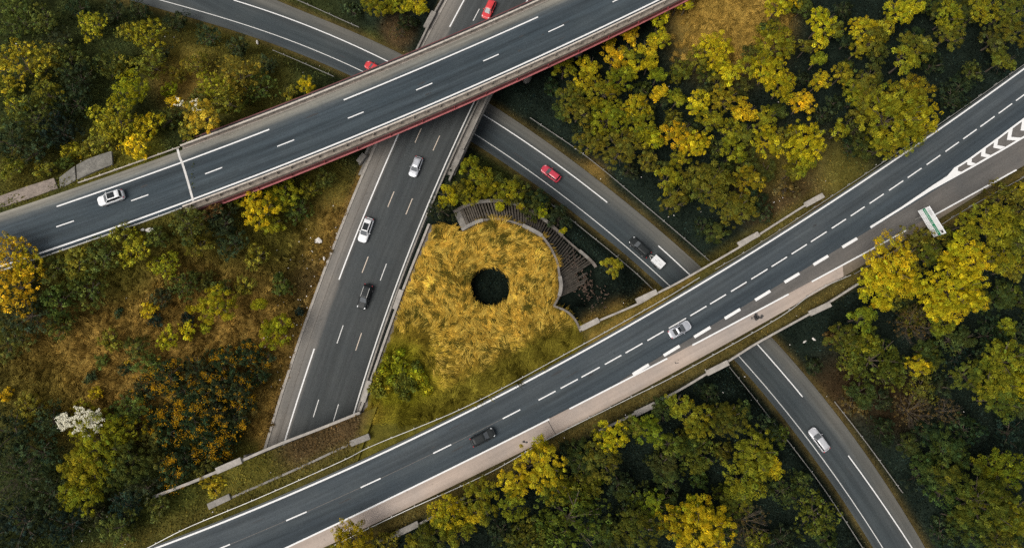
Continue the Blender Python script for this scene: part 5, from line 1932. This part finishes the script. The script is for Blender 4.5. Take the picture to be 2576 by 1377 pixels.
T4 = [(90, 75, 125, 'orange', 'f'), (450, 80, 105, 'green', 'f'), (300, 140, 100, 'green', 'f'), (150, 210, 125, 'dark', 'f'), (310, 270, 72, 'green', 'f'), (60, 335, 110, 'green', 'f'), (1090, 160, 98, 'lime', 'b'), (1395, 282, 90, 'lime', 'b'), (752, 180, 42, 'orange', 'f'), (850, 325, 60, 'lime', 'f'), (945, 275, 48, 'yellow', 'f'), (935, 55, 85, 'green', 'f'), (1030, 30, 60, 'green', 'f'), (1300, 150, 34, 'lime', 'b'), (965, 180, 24, 'lime', 'b'), (1040, 265, 34, 'yg', 'f'), (820, 120, 60, 'dark', 'f'), (790, 235, 38, 'vdark', 'f'), (945, 220, 36, 'vdark', 'f'), (600, 190, 24, 'dark', 'f'), (465, 520, 30, 'dark', 'f'), (630, 480, 36, 'dark', 'f'), (560, 330, 60, 'olive', 'f'), (690, 370, 60, 'green', 'f'), (750, 450, 70, 'green', 'f'), (1230, 60, 60, 'olive', 'f'), (1510, 185, 26, 'vdark', 'f'), (640, 445, 16, 'orange', 'f'), (1130, 70, 50, 'green', 'f'), (1420, 60, 60, 'green', 'f'), (480, 600, 34, 'orange', 'f'), (35, 600, 36, 'orange', 'f'), (515, 440, 36, 'green', 'f'),
      (650, 690, 100, 'green', 'f'), (645, 790, 92, 'yg', 'f'), (520, 850, 130, 'yg', 'b'), (455, 960, 120, 'yg', 'b'), (420, 1085, 108, 'yg', 'b'), (650, 930, 112, 'green', 'b'), (565, 1000, 82, 'green', 'b'), (200, 900, 130, 'dark', 'f'), (100, 1010, 130, 'dark', 'p'), (250, 1110, 120, 'dark', 'f'), (610, 1275, 92, 'green', 'f'), (110, 1250, 140, 'vdark', 'f'), (350, 1260, 110, 'vdark', 'f'), (810, 945, 60, 'green', 'f'), (1030, 985, 70, 'green', 'f'), (730, 1080, 90, 'dark', 'f'), (60, 800, 130, 'dark', 'f'), (260, 740, 90, 'dark', 'f'), (1080, 1060, 60, 'yg', 'f'), (1160, 1010, 40, 'green', 'f'), (780, 820, 70, 'green', 'f'), (640, 1170, 90, 'vdark', 'f'), (160, 680, 80, 'olive', 'f'), (480, 1210, 70, 'dark', 'f'), (800, 1170, 60, 'green', 'f')]
GORSE = [(850, 510, 90), (990, 490, 85), (1130, 440, 90), (1250, 400, 80), (1330, 430, 62), (1080, 560, 95), (1200, 570, 90), (920, 590, 80), (970, 720, 90), (1080, 680, 80), (1180, 730, 85), (1060, 850, 85), (1140, 820, 70), (930, 930, 80), (880, 1010, 66), (780, 710, 45), (870, 690, 60), (730, 580, 68), (1290, 520, 60), (1240, 650, 55), (850, 800, 70), (1000, 620, 80), (1060, 920, 60)]
T1 = [(110, 110, 115, 'green', 'f'), (90, 30, 90, 'green', 'f'), (470, 130, 92, 'yg', 'f'), (755, 185, 108, 'yg', 'f'), (645, 165, 62, 'olive', 'f'), (225, 110, 100, 'green', 'f'), (120, 330, 150, 'yg', 'f'), (240, 320, 100, 'olive', 'f'), (350, 310, 115, 'green', 'f'), (400, 400, 115, 'dark', 'f'), (90, 540, 62, 'yg', 'f'), (170, 600, 140, 'green', 'f'), (560, 330, 100, 'green', 'f'), (760, 330, 90, 'olive', 'f'), (665, 460, 98, 'lime', 'b'), (850, 455, 46, 'lime', 'f'), (870, 515, 42, 'bright', 'f'), (1000, 330, 85, 'olive', 'f'), (1080, 450, 105, 'yg', 'f'), (1200, 400, 140, 'olive', 'f'), (1300, 440, 110, 'green', 'f'), (1540, 430, 54, 'bright', 'b'), (500, 580, 60, 'yg', 'f'), (600, 630, 115, 'yg', 'f'), (755, 640, 85, 'yellow', 'f'), (540, 690, 80, 'olive', 'f'), (690, 740, 70, 'bright', 'f'), (360, 765, 50, 'yg', 'f'), (460, 750, 60, 'olive', 'f'), (950, 660, 50, 'olive', 'f'), (1150, 520, 90, 'olive', 'f'), (380, 520, 110, 'dark', 'f'), (300, 660, 115, 'vdark', 'f'), (180, 760, 90, 'dark', 'f'), (60, 720, 100, 'dark', 'f'), (30, 440, 90, 'olive', 'f'), (850, 600, 80, 'green', 'f'), (620, 330, 70, 'olive', 'f'), (900, 110, 70, 'dark', 'f'), (1050, 180, 80, 'dark', 'f'), (1200, 240, 70, 'dark', 'f'), (300, 220, 90, 'dark', 'f'), (580, 60, 80, 'dark', 'f'), (400, 40, 80, 'dark', 'f'), (700, 60, 70, 'dark', 'f'), (1350, 330, 60, 'dark', 'f'), (1460, 470, 50, 'olive', 'f'), (240, 480, 90, 'olive', 'f'), (900, 380, 60, 'olive', 'f'), (1000, 520, 70, 'green', 'f'), (820, 270, 60, 'dark', 'f'), (70, 850, 60, 'olive', 'f'), (230, 850, 50, 'olive', 'f'), (330, 820, 40, 'green', 'f'),
      (1310, 1060, 98, 'bright', 'b'), (1375, 1130, 60, 'yg', 'b'), (1430, 985, 82, 'yg', 'b'), (1370, 950, 40, 'lime', 'b'), (1195, 1000, 40, 'yg', 'b'), (1120, 1120, 92, 'dark', 'f'), (950, 1130, 100, 'green', 'f'), (690, 1250, 82, 'yg', 'f'), (840, 1330, 80, 'yg', 'f'), (1000, 1230, 72, 'olive', 'f'), (1170, 1220, 85, 'dark', 'f'), (60, 1270, 105, 'orange', 'f'), (145, 1330, 90, 'orange', 'f'), (520, 1290, 90, 'green', 'f'), (400, 1320, 90, 'olive', 'f'), (1060, 1050, 60, 'brown', 'f'), (1500, 1060, 80, 'green', 'f'), (1560, 960, 60, 'olive', 'f'), (1640, 900, 60, 'green', 'f'), (620, 1180, 60, 'olive', 'f'), (790, 1200, 60, 'green', 'f'), (280, 1350, 70, 'green', 'f'), (1300, 1290, 70, 'olive', 'f')]
PLANTS = []
for lst, fn in ((T1, R1), (T2, R2), (T3, R3), (T4, R4), (T5, R5), (T6, R6)):
    for x, y, r_, c_, k_ in lst:
        PLANTS.append((*fn(x, y), r_ / 2, c_, k_))
for x, y, r_ in GORSE:
    PLANTS.append((*R4(x, y), r_ / 2, 'dark', 'g'))
# low lime shrubs in the lower left corner of the island
_rl = random.Random(3)
for _k in range(34):
    x, y = _rl.gauss(310, 85), _rl.gauss(510, 75)
    if not (150 + (640 - y) * 0.22 < x < 520 and 380 < y < 655):
        continue
    PLANTS.append((*R5(x, y), _rl.uniform(11, 22), _rl.choice(['lime', 'lime', 'yg', 'olive']), 'f'))

_ru = random.Random(5)
_n = 0
while _n < 150:
    px, py = _ru.uniform(1250, 2570), _ru.uniform(5, 1370)
    X, Y = (float(q) for q in unp(px, py, 4.0))
    xx, yy = np.array([X]), np.array([Y])
    if min(float(dC(xx, yy)[0]), float(dD(xx, yy)[0]), float(dA(xx, yy)[0])) < 3.2 or inpoly(xx, yy, isl_poly)[0] or inpoly(xx, yy, rev_poly)[0] or dB(xx, yy)[0] < 3:
        continue
    if px < 1700 and 560 < py < 800 or (px - 1830) ** 2 + (py - 60) ** 2 < 90 ** 2:
        continue
    PLANTS.append((px, py, _ru.uniform(20, 44), _ru.choice(['dark', 'green', 'green', 'green', 'olive', 'olive', 'yg']), _ru.choice('fbbb')))
    _n += 1

LAND = [('the white car on the overpass', 278, 497), ('the direction sign', 2343, 557), ('the red hatchback on the ramp', 1386, 436), ('the dark saloon with the trailer', 1620, 630), ('the dark round pit', 1233, 721), ('the silver estate car', 2061, 1105), ('the dark car below the island', 1214, 1099), ('the silver coupe', 1710, 828), ('the overpass joint', 468, 440), ('the underpass portal', 680, 1125), ('the white flowering shrub', 230, 1060), ('the dark people carrier', 918, 745), ('the silver hatchback', 1046, 418), ('the white estate car', 920, 577), ('the red car nose', 932, 165), ('the bright red car at the top', 1230, 23), ('the hatched gore', 2520, 340), ('the dry grass clearing', 1830, 60), ('the cracked concrete pad', 215, 425), ('the end of the headwall', 390, 1250), ('the top left corner', 20, 20), ('the bottom left corner', 20, 1360), ('the bottom right corner', 2560, 1360), ('the top right corner', 2560, 20), ('the bottom edge centre', 1288, 1370), ('the left edge centre', 10, 760), ('the right edge centre', 2560, 800)]
ORD = ['nearest', 'second nearest', 'third nearest', 'fourth nearest', 'fifth nearest', 'sixth nearest', 'seventh nearest', 'eighth nearest', 'ninth nearest', 'tenth nearest', 'eleventh nearest', 'twelfth nearest']


def plant_label(px, py, r_, c_, kindword):
    ds = [(math.hypot(px - lx, py - ly), nm, lx, ly) for nm, lx, ly in LAND]
    d, nm, lx, ly = min(ds)
    dx, dy = px - lx, py - ly
    a = math.degrees(math.atan2(-dy, dx)) % 360
    dirw = ['right of', 'above right of', 'above', 'above left of', 'left of', 'below left of', 'below', 'below right of'][int((a + 22.5) // 45) % 8]
    return f'{WORD[c_]} {kindword} {dirw} {nm}', d


# gather labels first so that look-alikes by one landmark can be told apart by distance
info = []
for (px, py, rp, c_, k_) in PLANTS:
    kw = {'b': 'tree' if rp > 24 else 'sapling', 'f': 'bush' if rp < 48 else 'large bush', 'p': 'bare twiggy tree', 'g': 'gorse bush'}[k_]
    lb, d = plant_label(px, py, rp, c_, kw)
    info.append([lb, d])
byl = {}
for i, (lb, d) in enumerate(info):
    byl.setdefault(lb, []).append((d, i))
for lb, ls in byl.items():
    if len(ls) > 1:
        ls.sort()
        for k, (d, i) in enumerate(ls):
            info[i][0] = lb + ', ' + ORD[min(k, 11)]

# flowers of the gorse
def flower_mesh(R, seed):
    r = np.random.default_rng(seed)
    K = int(3.2 * R ** 1.7) + 4
    th = r.uniform(0, 2 * np.pi, K)
    u = r.uniform(0.25, 1.0, K)
    sn = np.sqrt(1 - u * u)
    dr = np.stack([sn * np.cos(th), sn * np.sin(th), u], 1)
    cc = dr * (R * r.uniform(0.85, 1.12, K))[:, None] * np.array((1, 1, 0.66))
    M_ = (r.pareto(1.2, K) * 14 + 5).clip(4, 95).astype(int)
    idc = np.repeat(np.arange(K), M_)
    n = len(idc)
    C = cc[idc] + r.normal(size=(n, 3)) * (0.10 + 0.0035 * M_[idc])[:, None]
    V = cards(C, unit(r.normal(size=(n, 3)) * 0.6 + np.array((0, 0, 0.9))), r.uniform(0.05, 0.11, n), 0.7, r)
    val = r.uniform(0.6, 1.3, n)
    me_ = fast_mesh('flowers', V, 4)
    set_col(me_, np.repeat(np.stack([val, val * r.uniform(0.8, 1.1, n), val], 1), 4, 0))
    me_.materials.append(M['leaf'])
    return me_


FLOW = {}
for i, (px, py, rp, c_, k_) in enumerate(PLANTS):
    kind = {'b': 'broad', 'f': 'fine', 'p': 'bare', 'g': 'fine'}[k_]
    R = rp / 13.8 * (0.94 if k_ == 'b' else 0.97)
    var = i % 3
    cm, tm, hc0, Rs = tree_meshes(kind, R, var)
    s = R / Rs
    hc = hc0 * s
    if k_ == 'b' and px > 1280 and c_ not in ('dark', 'green'):
        hc += 1.6                       # taller wood on the right
    z = 4.0
    for _ in range(6):
        X, Y = unp(px, py, z + hc)
        z = h1(X, Y)
    hx = 1 if k_ in 'bp' else 0
    t = empty({'b': 'broadleaf_tree', 'f': 'bush', 'p': 'twiggy_tree', 'g': 'gorse_bush'}[k_], (X, Y, z), info[i][0], {'b': 'tree', 'f': 'bush', 'p': 'tree', 'g': 'bush'}[k_],
              {'b': 'broadleaf trees', 'f': 'bushes of the scrub', 'p': 'twiggy trees', 'g': 'gorse bushes'}[k_], rz=random.uniform(0, 6.28))
    o = link('crown', cm, t)
    o.location = (0, 0, hc)
    sq = random.uniform(0.88, 1.12)
    o.scale = (s * sq, s / sq, s * random.uniform(0.85, 1.2))
    base = np.array(HUE[c_]) * random.uniform(0.84, 1.16) * (1.28 if px < 950 and k_ == 'f' else 1.0)
    hj = random.gauss(0, 0.06)
    if py > 690 and px > 1000 and c_ in ('yg', 'olive', 'green'):
        base = base * np.array((0.76, 0.86, 1.0))        # darker, greener leaf colour in the lower woods
    base = base * np.array((1 + hj, 1 - hj * 0.4, 1.0))
    o.color = (*np.clip(base, 0, 1), 1)
    o = link('trunk', tm, t)
    o.scale = (s, s, hc / hc0)
    if k_ == 'g':
        key = (min(range(len(SIZES)), key=lambda q: abs(SIZES[q] - R)), var)
        if key not in FLOW:
            FLOW[key] = flower_mesh(SIZES[key[0]], 500 + var + key[0] * 9)
        o = link('flowers', FLOW[key], t)
        o.location = (0, 0, hc)
        fl = 0.80 if py < 1010 and px > 450 else 1.02
        o.scale = (s * fl,) * 3
        o.color = (0.46, 0.265, 0.012, 1)
        o['kind'] = 'stuff'

# white flowering shrub
for (px, py, rp, lab) in ((*R4(455, 740), 48, 'white flowering shrub among green bushes at the lower left'), (*R1(1030, 590), 44, 'yellow shrub with white blossom above the overpass at the upper left')):
    R = rp / 13.8
    white = 'lower left' in lab
    cm, tm, hc0, Rs = tree_meshes('fine' if white else 'broad', R, 1)
    hc = hc0 + 0.6
    z = 5.0
    for _ in range(6):
        X, Y = unp(px, py, z + hc)
        z = h1(X, Y)
    t = empty('flowering_shrub', (X, Y, z), lab, 'shrub')
    o = link('crown', cm, t)
    o.location = (0, 0, hc)
    o.scale = (R / Rs,) * 3
    o.color = (*HUE['yg'], 1) if white else (0.46, 0.33, 0.03, 1)
    o = link('trunk', tm, t)
    o.scale = (R / Rs, R / Rs, hc / hc0)
    # blossom sprays: rows of white clusters along twigs
    r = np.random.default_rng(77 + int(px))
    Cs, col = [], []
    nspray = 85 if white else 6
    for k in range(nspray):
        a = r.uniform(0, 2 * np.pi)
        rad0 = R * (0.85 if white else 0.75) * r.uniform() ** 0.5
        a0_ = r.uniform(0, 2 * np.pi)
        p = np.array((math.cos(a0_) * rad0 * 1.3, math.sin(a0_) * rad0 * 0.7, hc * 0 + R * 0.62))
        d = np.array((math.cos(a) * 1.2, math.sin(a) * 0.8, 0.1))
        for q in range(60 if white else 30):
            Cs.append(p + d * r.uniform(0, R * (0.20 if white else 0.4)) + r.normal(size=3) * 0.10)
    Cs = np.array(Cs)
    if not white:
        Cs[:, :2] += np.array((-R * 0.5, R * 0.45))
    V = cards(Cs, unit(r.normal(size=(len(Cs), 3)) * 0.5 + np.array((0, 0, 1.0))), r.uniform(0.06, 0.12, len(Cs)), 0.8, r)
    me_ = fast_mesh('blossom', V, 4)
    val = r.uniform(0.7, 1.15, len(Cs))
    set_col(me_, np.repeat(np.stack([val] * 3, 1), 4, 0))
    me_.materials.append(M['leaf'])
    o = link('blossom', me_, t)
    o.location = (0, 0, hc)
    o.color = (0.80, 0.76, 0.60, 1)
    o['kind'] = 'stuff'

# ------------------------------------------------------------------ ground cover (uncountable)
def free_mask(x, y, margin=0.15):
    a, c, d, b = dA(x, y), dC(x, y), dD(x, y), dB(x, y)
    on_a = (a < margin + 0.2) & (x < AJ + 1)
    br_ = dBright(x, y)
    onb = (b < margin) | ((br_ > -1) & (x < BWl.f(np.clip(y, BY0, BY1)) + 0.5) & (y < BW[0, 1] + 2) & (y > PTx(x)))
    roofm = inpoly(x, y, ROOFPOLY)
    vg = inpoly(x, y, VERGES[0]) | inpoly(x, y, VERGES[1])
    ok = ~on_a & ((c > margin) | vg) & (d > margin) & (~onb | roofm)
    rv = inpoly(x, y, rev_poly)
    r = np.hypot(x - PIT[0], y - PIT[1])
    return ok & ~rv & ((r > PITR + 0.05) | (r < PITR - 0.2))


def view_pts(n, r, margin=60):
    px = r.uniform(-margin, 2576 + margin, n)
    py = r.uniform(-margin, 1377 + margin, n)
    return unp(px, py, 4.0)


r = np.random.default_rng(11)
x, y = view_pts(330000, r)
ok = free_mask(x, y)
x, y = x[ok], y[ok]
isl = inpoly(x, y, isl_poly)
keep = ~isl | (np.hypot(x - PIT[0], y - PIT[1]) < PITR - 0.2)
x, y = x[keep], y[keep]
z = surf(x, y)
col = zone_color(x, y, z)
lum = col.sum(1)
# brush is patchy: clumps rise and fall
patch = vnoise(x, y, 0.9, 21) + 0.8 * vnoise(x, y, 2.2, 22)
hgt = np.clip(0.25 + 0.35 * patch, 0.03, 1.1) * np.where(lum > 0.25, 0.35, 1.0)
nearroad = np.minimum(np.where(inpoly(x, y, VERGES[0]) | inpoly(x, y, VERGES[1]), 3.0, dC(x, y)), dD(x, y))
hgt = hgt * np.clip(nearroad / 2.5, 0.15, 1)
C = np.column_stack([x, y, z + hgt * r.uniform(0.3, 1.0, len(x))])
col = col * (1 + 0.35 * vnoise(x, y, 0.45, 61) + 0.25 * vnoise(x, y, 1.1, 62))[:, None]
Nn = unit(np.column_stack([r.normal(size=len(x)) * 0.6, r.normal(size=len(x)) * 0.6, np.ones(len(x)) * 0.9]))
size = r.uniform(0.09, 0.22, len(x)) * np.clip(nearroad / 1.5 + 0.4, 0.4, 1)
V = cards(C, Nn, size, 0.55, r)
tanz = np.clip((lum - 0.12) / 0.15, 0, 1)
val = r.lognormal(0, 0.46 - 0.30 * tanz, len(x)) * np.clip(1 + (0.5 - 0.2 * tanz) * patch, 0.45, 1.9)
hue = r.normal(0, 0.10, len(x))
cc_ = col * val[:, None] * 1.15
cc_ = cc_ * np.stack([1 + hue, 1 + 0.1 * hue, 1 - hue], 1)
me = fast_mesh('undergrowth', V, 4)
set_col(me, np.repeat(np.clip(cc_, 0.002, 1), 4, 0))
o = link('undergrowth', me, None, M['cards'])
tag(o, 'low brush, ivy and weeds covering the banks and wood floor', 'undergrowth', kind='stuff')

# tall dry grass of the island: bent blades lying in swirls, and of the clearing at the top
def grass_blades(n, polyf, colf, seed, lmin, lmax, wid, zfun, per=26, spread=0.22):
    """tufts of bent blades; the blades of a tuft share direction and colour"""
    r = np.random.default_rng(seed)
    tx_, ty_ = polyf(n // per * 2, r)
    tz_ = zfun(tx_, ty_)
    tcol = colf(tx_, ty_, tz_, r)
    tang = 2.2 * vnoise(tx_, ty_, 0.30, 31) + 1.5 * vnoise(tx_, ty_, 0.8, 32) + r.normal(0, 0.45, len(tx_)) + 1.0
    tl = r.uniform(lmin, lmax, len(tx_))
    ix = np.repeat(np.arange(len(tx_)), per)
    m = len(ix)
    x = tx_[ix] + r.normal(0, spread, m)
    y = ty_[ix] + r.normal(0, spread, m)
    z = tz_[ix]
    ang = tang[ix] + r.normal(0, 0.22, m)
    L_ = tl[ix] * r.uniform(0.7, 1.15, m)
    d = np.stack([np.cos(ang), np.sin(ang)], 1)
    nrm = np.stack([-d[:, 1], d[:, 0]], 1)
    lift = (0.30 + 0.35 * np.clip(vnoise(tx_, ty_, 0.9, 33), -0.6, 1) + r.uniform(0, 0.25, len(tx_)))[ix] * r.uniform(0.8, 1.2, m)
    w = r.uniform(0.6, 1.3, m) * wid
    P0 = np.column_stack([x, y, z])
    P1 = np.column_stack([x + d[:, 0] * L_ * 0.4, y + d[:, 1] * L_ * 0.4, z + lift])
    P2 = np.column_stack([x + d[:, 0] * L_, y + d[:, 1] * L_, z + lift * r.uniform(0.35, 0.8, m)])
    n3 = np.column_stack([nrm, np.zeros(m)])
    tip = (np.hypot(P2[:, 0] - PIT[0], P2[:, 1] - PIT[1]) > PITR - r.uniform(0, 0.75, m)) & (np.hypot(P1[:, 0] - PIT[0], P1[:, 1] - PIT[1]) > PITR - 0.2)
    tip &= np.sqrt((P2[:, 0][:, None] - W_in[None, ::3, 0]) ** 2 + (P2[:, 1][:, None] - W_in[None, ::3, 1]) ** 2).min(1) > 0.55
    tip &= P2[:, 0] > BWl.f(np.clip(P2[:, 1], BY0, BY1)) + 0.25 if wid < 0.036 else True
    P0, P1, P2, n3, w, ix = P0[tip], P1[tip], P2[tip], n3[tip], w[tip], ix[tip]
    m = len(ix)
    V = np.empty((m, 2, 4, 3))
    wv = w[:, None]
    V[:, 0, 0], V[:, 0, 1], V[:, 0, 2], V[:, 0, 3] = P0 - n3 * wv * 0.5, P0 + n3 * wv * 0.5, P1 + n3 * wv, P1 - n3 * wv
    V[:, 1, 0], V[:, 1, 1], V[:, 1, 2], V[:, 1, 3] = P1 - n3 * wv, P1 + n3 * wv, P2 + n3 * wv * 0.35, P2 - n3 * wv * 0.35
    col = tcol[ix] * r.lognormal(0, 0.16, m)[:, None]
    me = fast_mesh('dry_grass', V.reshape(-1, 3), 4)
    set_col(me, np.repeat(np.clip(col, 0.003, 1), 8, 0))
    return me


def isl_pts(n, r):
    px = r.uniform(900, 1500, n)
    py = r.uniform(530, 1060, n)
    x, y = unp(px, py, 7.0)
    rr = np.hypot(x - PIT[0], y - PIT[1])
    k = inpoly(x, y, isl_poly) & (rr > PITR + 0.1) & (dD(x, y) > 0.8)
    x, y = x[k], y[k]
    WW = np.vstack([W_in[::2], W_hook[::2]])
    dw = np.sqrt((x[:, None] - WW[None, :, 0]) ** 2 + (y[:, None] - WW[None, :, 1]) ** 2).min(1)
    k = (dw > 0.9) & (x > BWl.f(np.clip(y, BY0, BY1)) + 1.3)
    return x[k], y[k]


def isl_col(x, y, z, r):
    c = zone_color(x, y, z)
    t = 0.8 * vnoise(x, y, 0.45, 41) + 1.1 * vnoise(x, y, 1.8, 42) + 0.9 * vnoise(x, y, 3.4, 43) + r.normal(0, 0.40, len(x))
    gold = np.clip((c[:, 0] - 0.12) / 0.15, 0, 1)
    f = np.clip(1 + 0.62 * t, 0.22, 2.3)
    c = c * f[:, None] * np.array((1.46, 1.38, 1.0))
    olive = (np.clip(-t - 0.25, 0, 1) * gold)[:, None]
    c = c * (1 - olive) + np.array((0.085, 0.080, 0.014)) * olive
    return c


me = grass_blades(105000, isl_pts, isl_col, 51, 0.9, 1.9, 0.03, lambda x, y: zI(x, y) + 0.05)
o = link('dry_grass', me, None, M['straw'])
tag(o, 'tall golden dry grass lying in swirls round the dark pit', 'grass', kind='stuff')


def stalk_col(x, y, z, r):
    c = isl_col(x, y, z, r)
    lum_ = c.mean(1)
    bright = r.uniform(size=len(x)) < 0.55
    gold = (zone_color(x, y, z)[:, 0] > 0.2)[:, None]
    a_ = np.where(bright[:, None], np.array((0.66, 0.46, 0.085)), np.array((0.12, 0.095, 0.018)))
    return np.where(gold, a_ * r.uniform(0.75, 1.2, len(x))[:, None], c)


me = grass_blades(19000, isl_pts, stalk_col, 57, 1.1, 2.2, 0.026, lambda x, y: zI(x, y) + 0.16, per=8, spread=0.07)
o = link('straw_stalks', me, None, M['straw'])
tag(o, 'long pale straw stalks flattened over the golden grass island', 'straw', kind='stuff')


def clear_pts(n, r):
    px = r.normal(1835, 55, n)
    py = r.normal(60, 45, n)
    x, y = unp(px, py, 5.0)
    k = free_mask(x, y)
    return x[k], y[k]


me = grass_blades(14000, clear_pts, lambda x, y, z, r: (TAN * 0.5 + GOLD * 0.5) * r.uniform(0.5, 1.5, len(x))[:, None], 52, 0.4, 1.1, 0.05, lambda x, y: hground(x, y) + 0.1)
o = link('dry_grass', me, None, M['straw'])
tag(o, 'patch of pale dry grass in the clearing at the top among yellow trees', 'grass', kind='stuff')


def field_pts(n, r):
    px = r.uniform(-20, 880, n)
    py = r.uniform(520, 1100, n)
    x, y = unp(px, py, 8.0)
    k = free_mask(x, y, 0.5)
    x, y = x[k], y[k]
    c = zone_color(x, y, hground(x, y))
    k = c[:, 0] > 0.09
    return x[k], y[k]


me = grass_blades(70000, field_pts, lambda x, y, z, r: zone_color(x, y, z) * r.lognormal(0.1, 0.35, len(x))[:, None], 53, 0.3, 0.8, 0.04, lambda x, y: hground(x, y) + 0.03)
o = link('dry_grass', me, None, M['straw'])
tag(o, 'thin tan grass of the scrub field left of the sunken road', 'grass', kind='stuff')

# rubble at the broken end of the ribs
def blob(seed, s):
    bm = bmesh.new()
    bmesh.ops.create_icosphere(bm, subdivisions=1, radius=1.0)
    r_ = random.Random(seed)
    for v in bm.verts:
        v.co *= r_.uniform(0.7, 1.2)
        v.co = Vector((v.co.x * s[0], v.co.y * s[1], v.co.z * s[2]))
    me_ = bpy.data.meshes.new('rubble')
    bm.to_mesh(me_)
    bm.free()
    return me_


bm = bmesh.new()
for k in range(260):
    a_ = random.random()
    px = 1430 + a_ * 70 + random.gauss(0, 14)
    py = 655 + a_ * 95 + random.gauss(0, 18)
    X, Y = unp(px, py, 3.5)
    z = h1(X, Y)
    m_ = Matrix.Translation((X, Y, z + 0.35)) @ Matrix.Rotation(random.uniform(0, 6.28), 4, 'Z') @ Matrix.Diagonal((random.uniform(0.10, 0.5), random.uniform(0.07, 0.18), random.uniform(0.06, 0.16), 1))
    bmesh.ops.create_cube(bm, size=1.0, matrix=m_)
me_ = bpy.data.meshes.new('rubble')
bm.to_mesh(me_)
bm.free()
o = link('rubble', me_, None, M['stone'])
tag(o, 'brown broken rubble at the lower end of the ribbed slope', 'rubble', kind='stuff')

# ------------------------------------------------------------------ litter
def litter(px, py, sx, sy, label, rz=0.4, sh=0.25, mat='litter'):
    z = 5.0
    for _ in range(6):
        X, Y = unp(px, py, z + 0.3)
        z = float(surf(np.array([X]), np.array([Y]))[0])
    me_ = blob(int(px), (sx / 2, sy / 2, sh))
    o = link('litter', me_, None, M[mat])
    o.location = (X, Y, z + 0.4)
    o.rotation_euler = (0.1, 0.1, rz)
    tag(o, label, 'litter')
    return o


litter(*R1(752, 1157), 1.7, 1.0, 'crumpled white sheet beside the overpass abutment', 0.3)
litter(*R1(720, 1155), 0.8, 0.6, 'small pinkish bag next to the crumpled white sheet', 0.9)
litter(*R1(1600, 1212), 1.6, 1.3, 'pale heap of cut wood in the scrub left of the white estate car', 0.2)
litter(2046, 852, 0.9, 0.45, 'small white box lying in the wood right of the diagonal road bridge', -0.6)
litter(2023, 859, 1.0, 0.4, 'grey scrap beside the small white box', 0.6)
litter(*R1(1295, 215), 0.5, 1.1, 'white scrap below the ramp at the upper left', 0.2)
litter(*R1(1632, 1300), 0.5, 1.0, 'white bag at the kerb left of the sunken road', 0.1)
# roadside slab on the bank by the abutment
t = empty('concrete_slab', unpf(393, 559, lambda a, b: 0 * a + 12.5), 'tilted concrete slab under the overpass guardrail', 'slab')
poly('slab', list(px2w(r1([(745, 1125), (800, 1103), (830, 1115), (770, 1140)]), lambda a, b: 0 * a + 12.9)), M['conc'], t, 0.4)

# scattered pale specks of paper along the verges: too small and many to count
bm = bmesh.new()
_rp = random.Random(21)
_n = 0
while _n < 170:
    px, py = (_rp.uniform(560, 860), _rp.uniform(560, 1000)) if _rp.random() < 0.35 else (_rp.uniform(0, 2576), _rp.uniform(0, 1377))
    X, Y = (float(q) for q in unp(px, py, 4.0))
    xx, yy = np.array([X]), np.array([Y])
    if not free_mask(xx, yy, 0.3)[0] or inpoly(xx, yy, isl_poly)[0]:
        continue
    if min(float(dC(xx, yy)[0]), float(dD(xx, yy)[0]), float(dB(xx, yy)[0])) > 7 and _rp.random() > 0.12:
        continue
    Z = float(surf(xx, yy)[0])
    w_ = _rp.uniform(0.08, 0.2)
    bmesh.ops.create_cube(bm, size=1.0, matrix=Matrix.Translation((X, Y, Z + 0.45)) @ Matrix.Rotation(_rp.uniform(0, 3), 4, 'Z') @ Matrix.Diagonal((w_, w_ * _rp.uniform(0.5, 1), 0.04, 1)))
    _n += 1
me_ = bpy.data.meshes.new('paper_scraps')
bm.to_mesh(me_)
bm.free()
o = link('paper_scraps', me_, None, M['litter'])
tag(o, 'tiny pale scraps of litter strewn along the road verges', 'litter', kind='stuff')
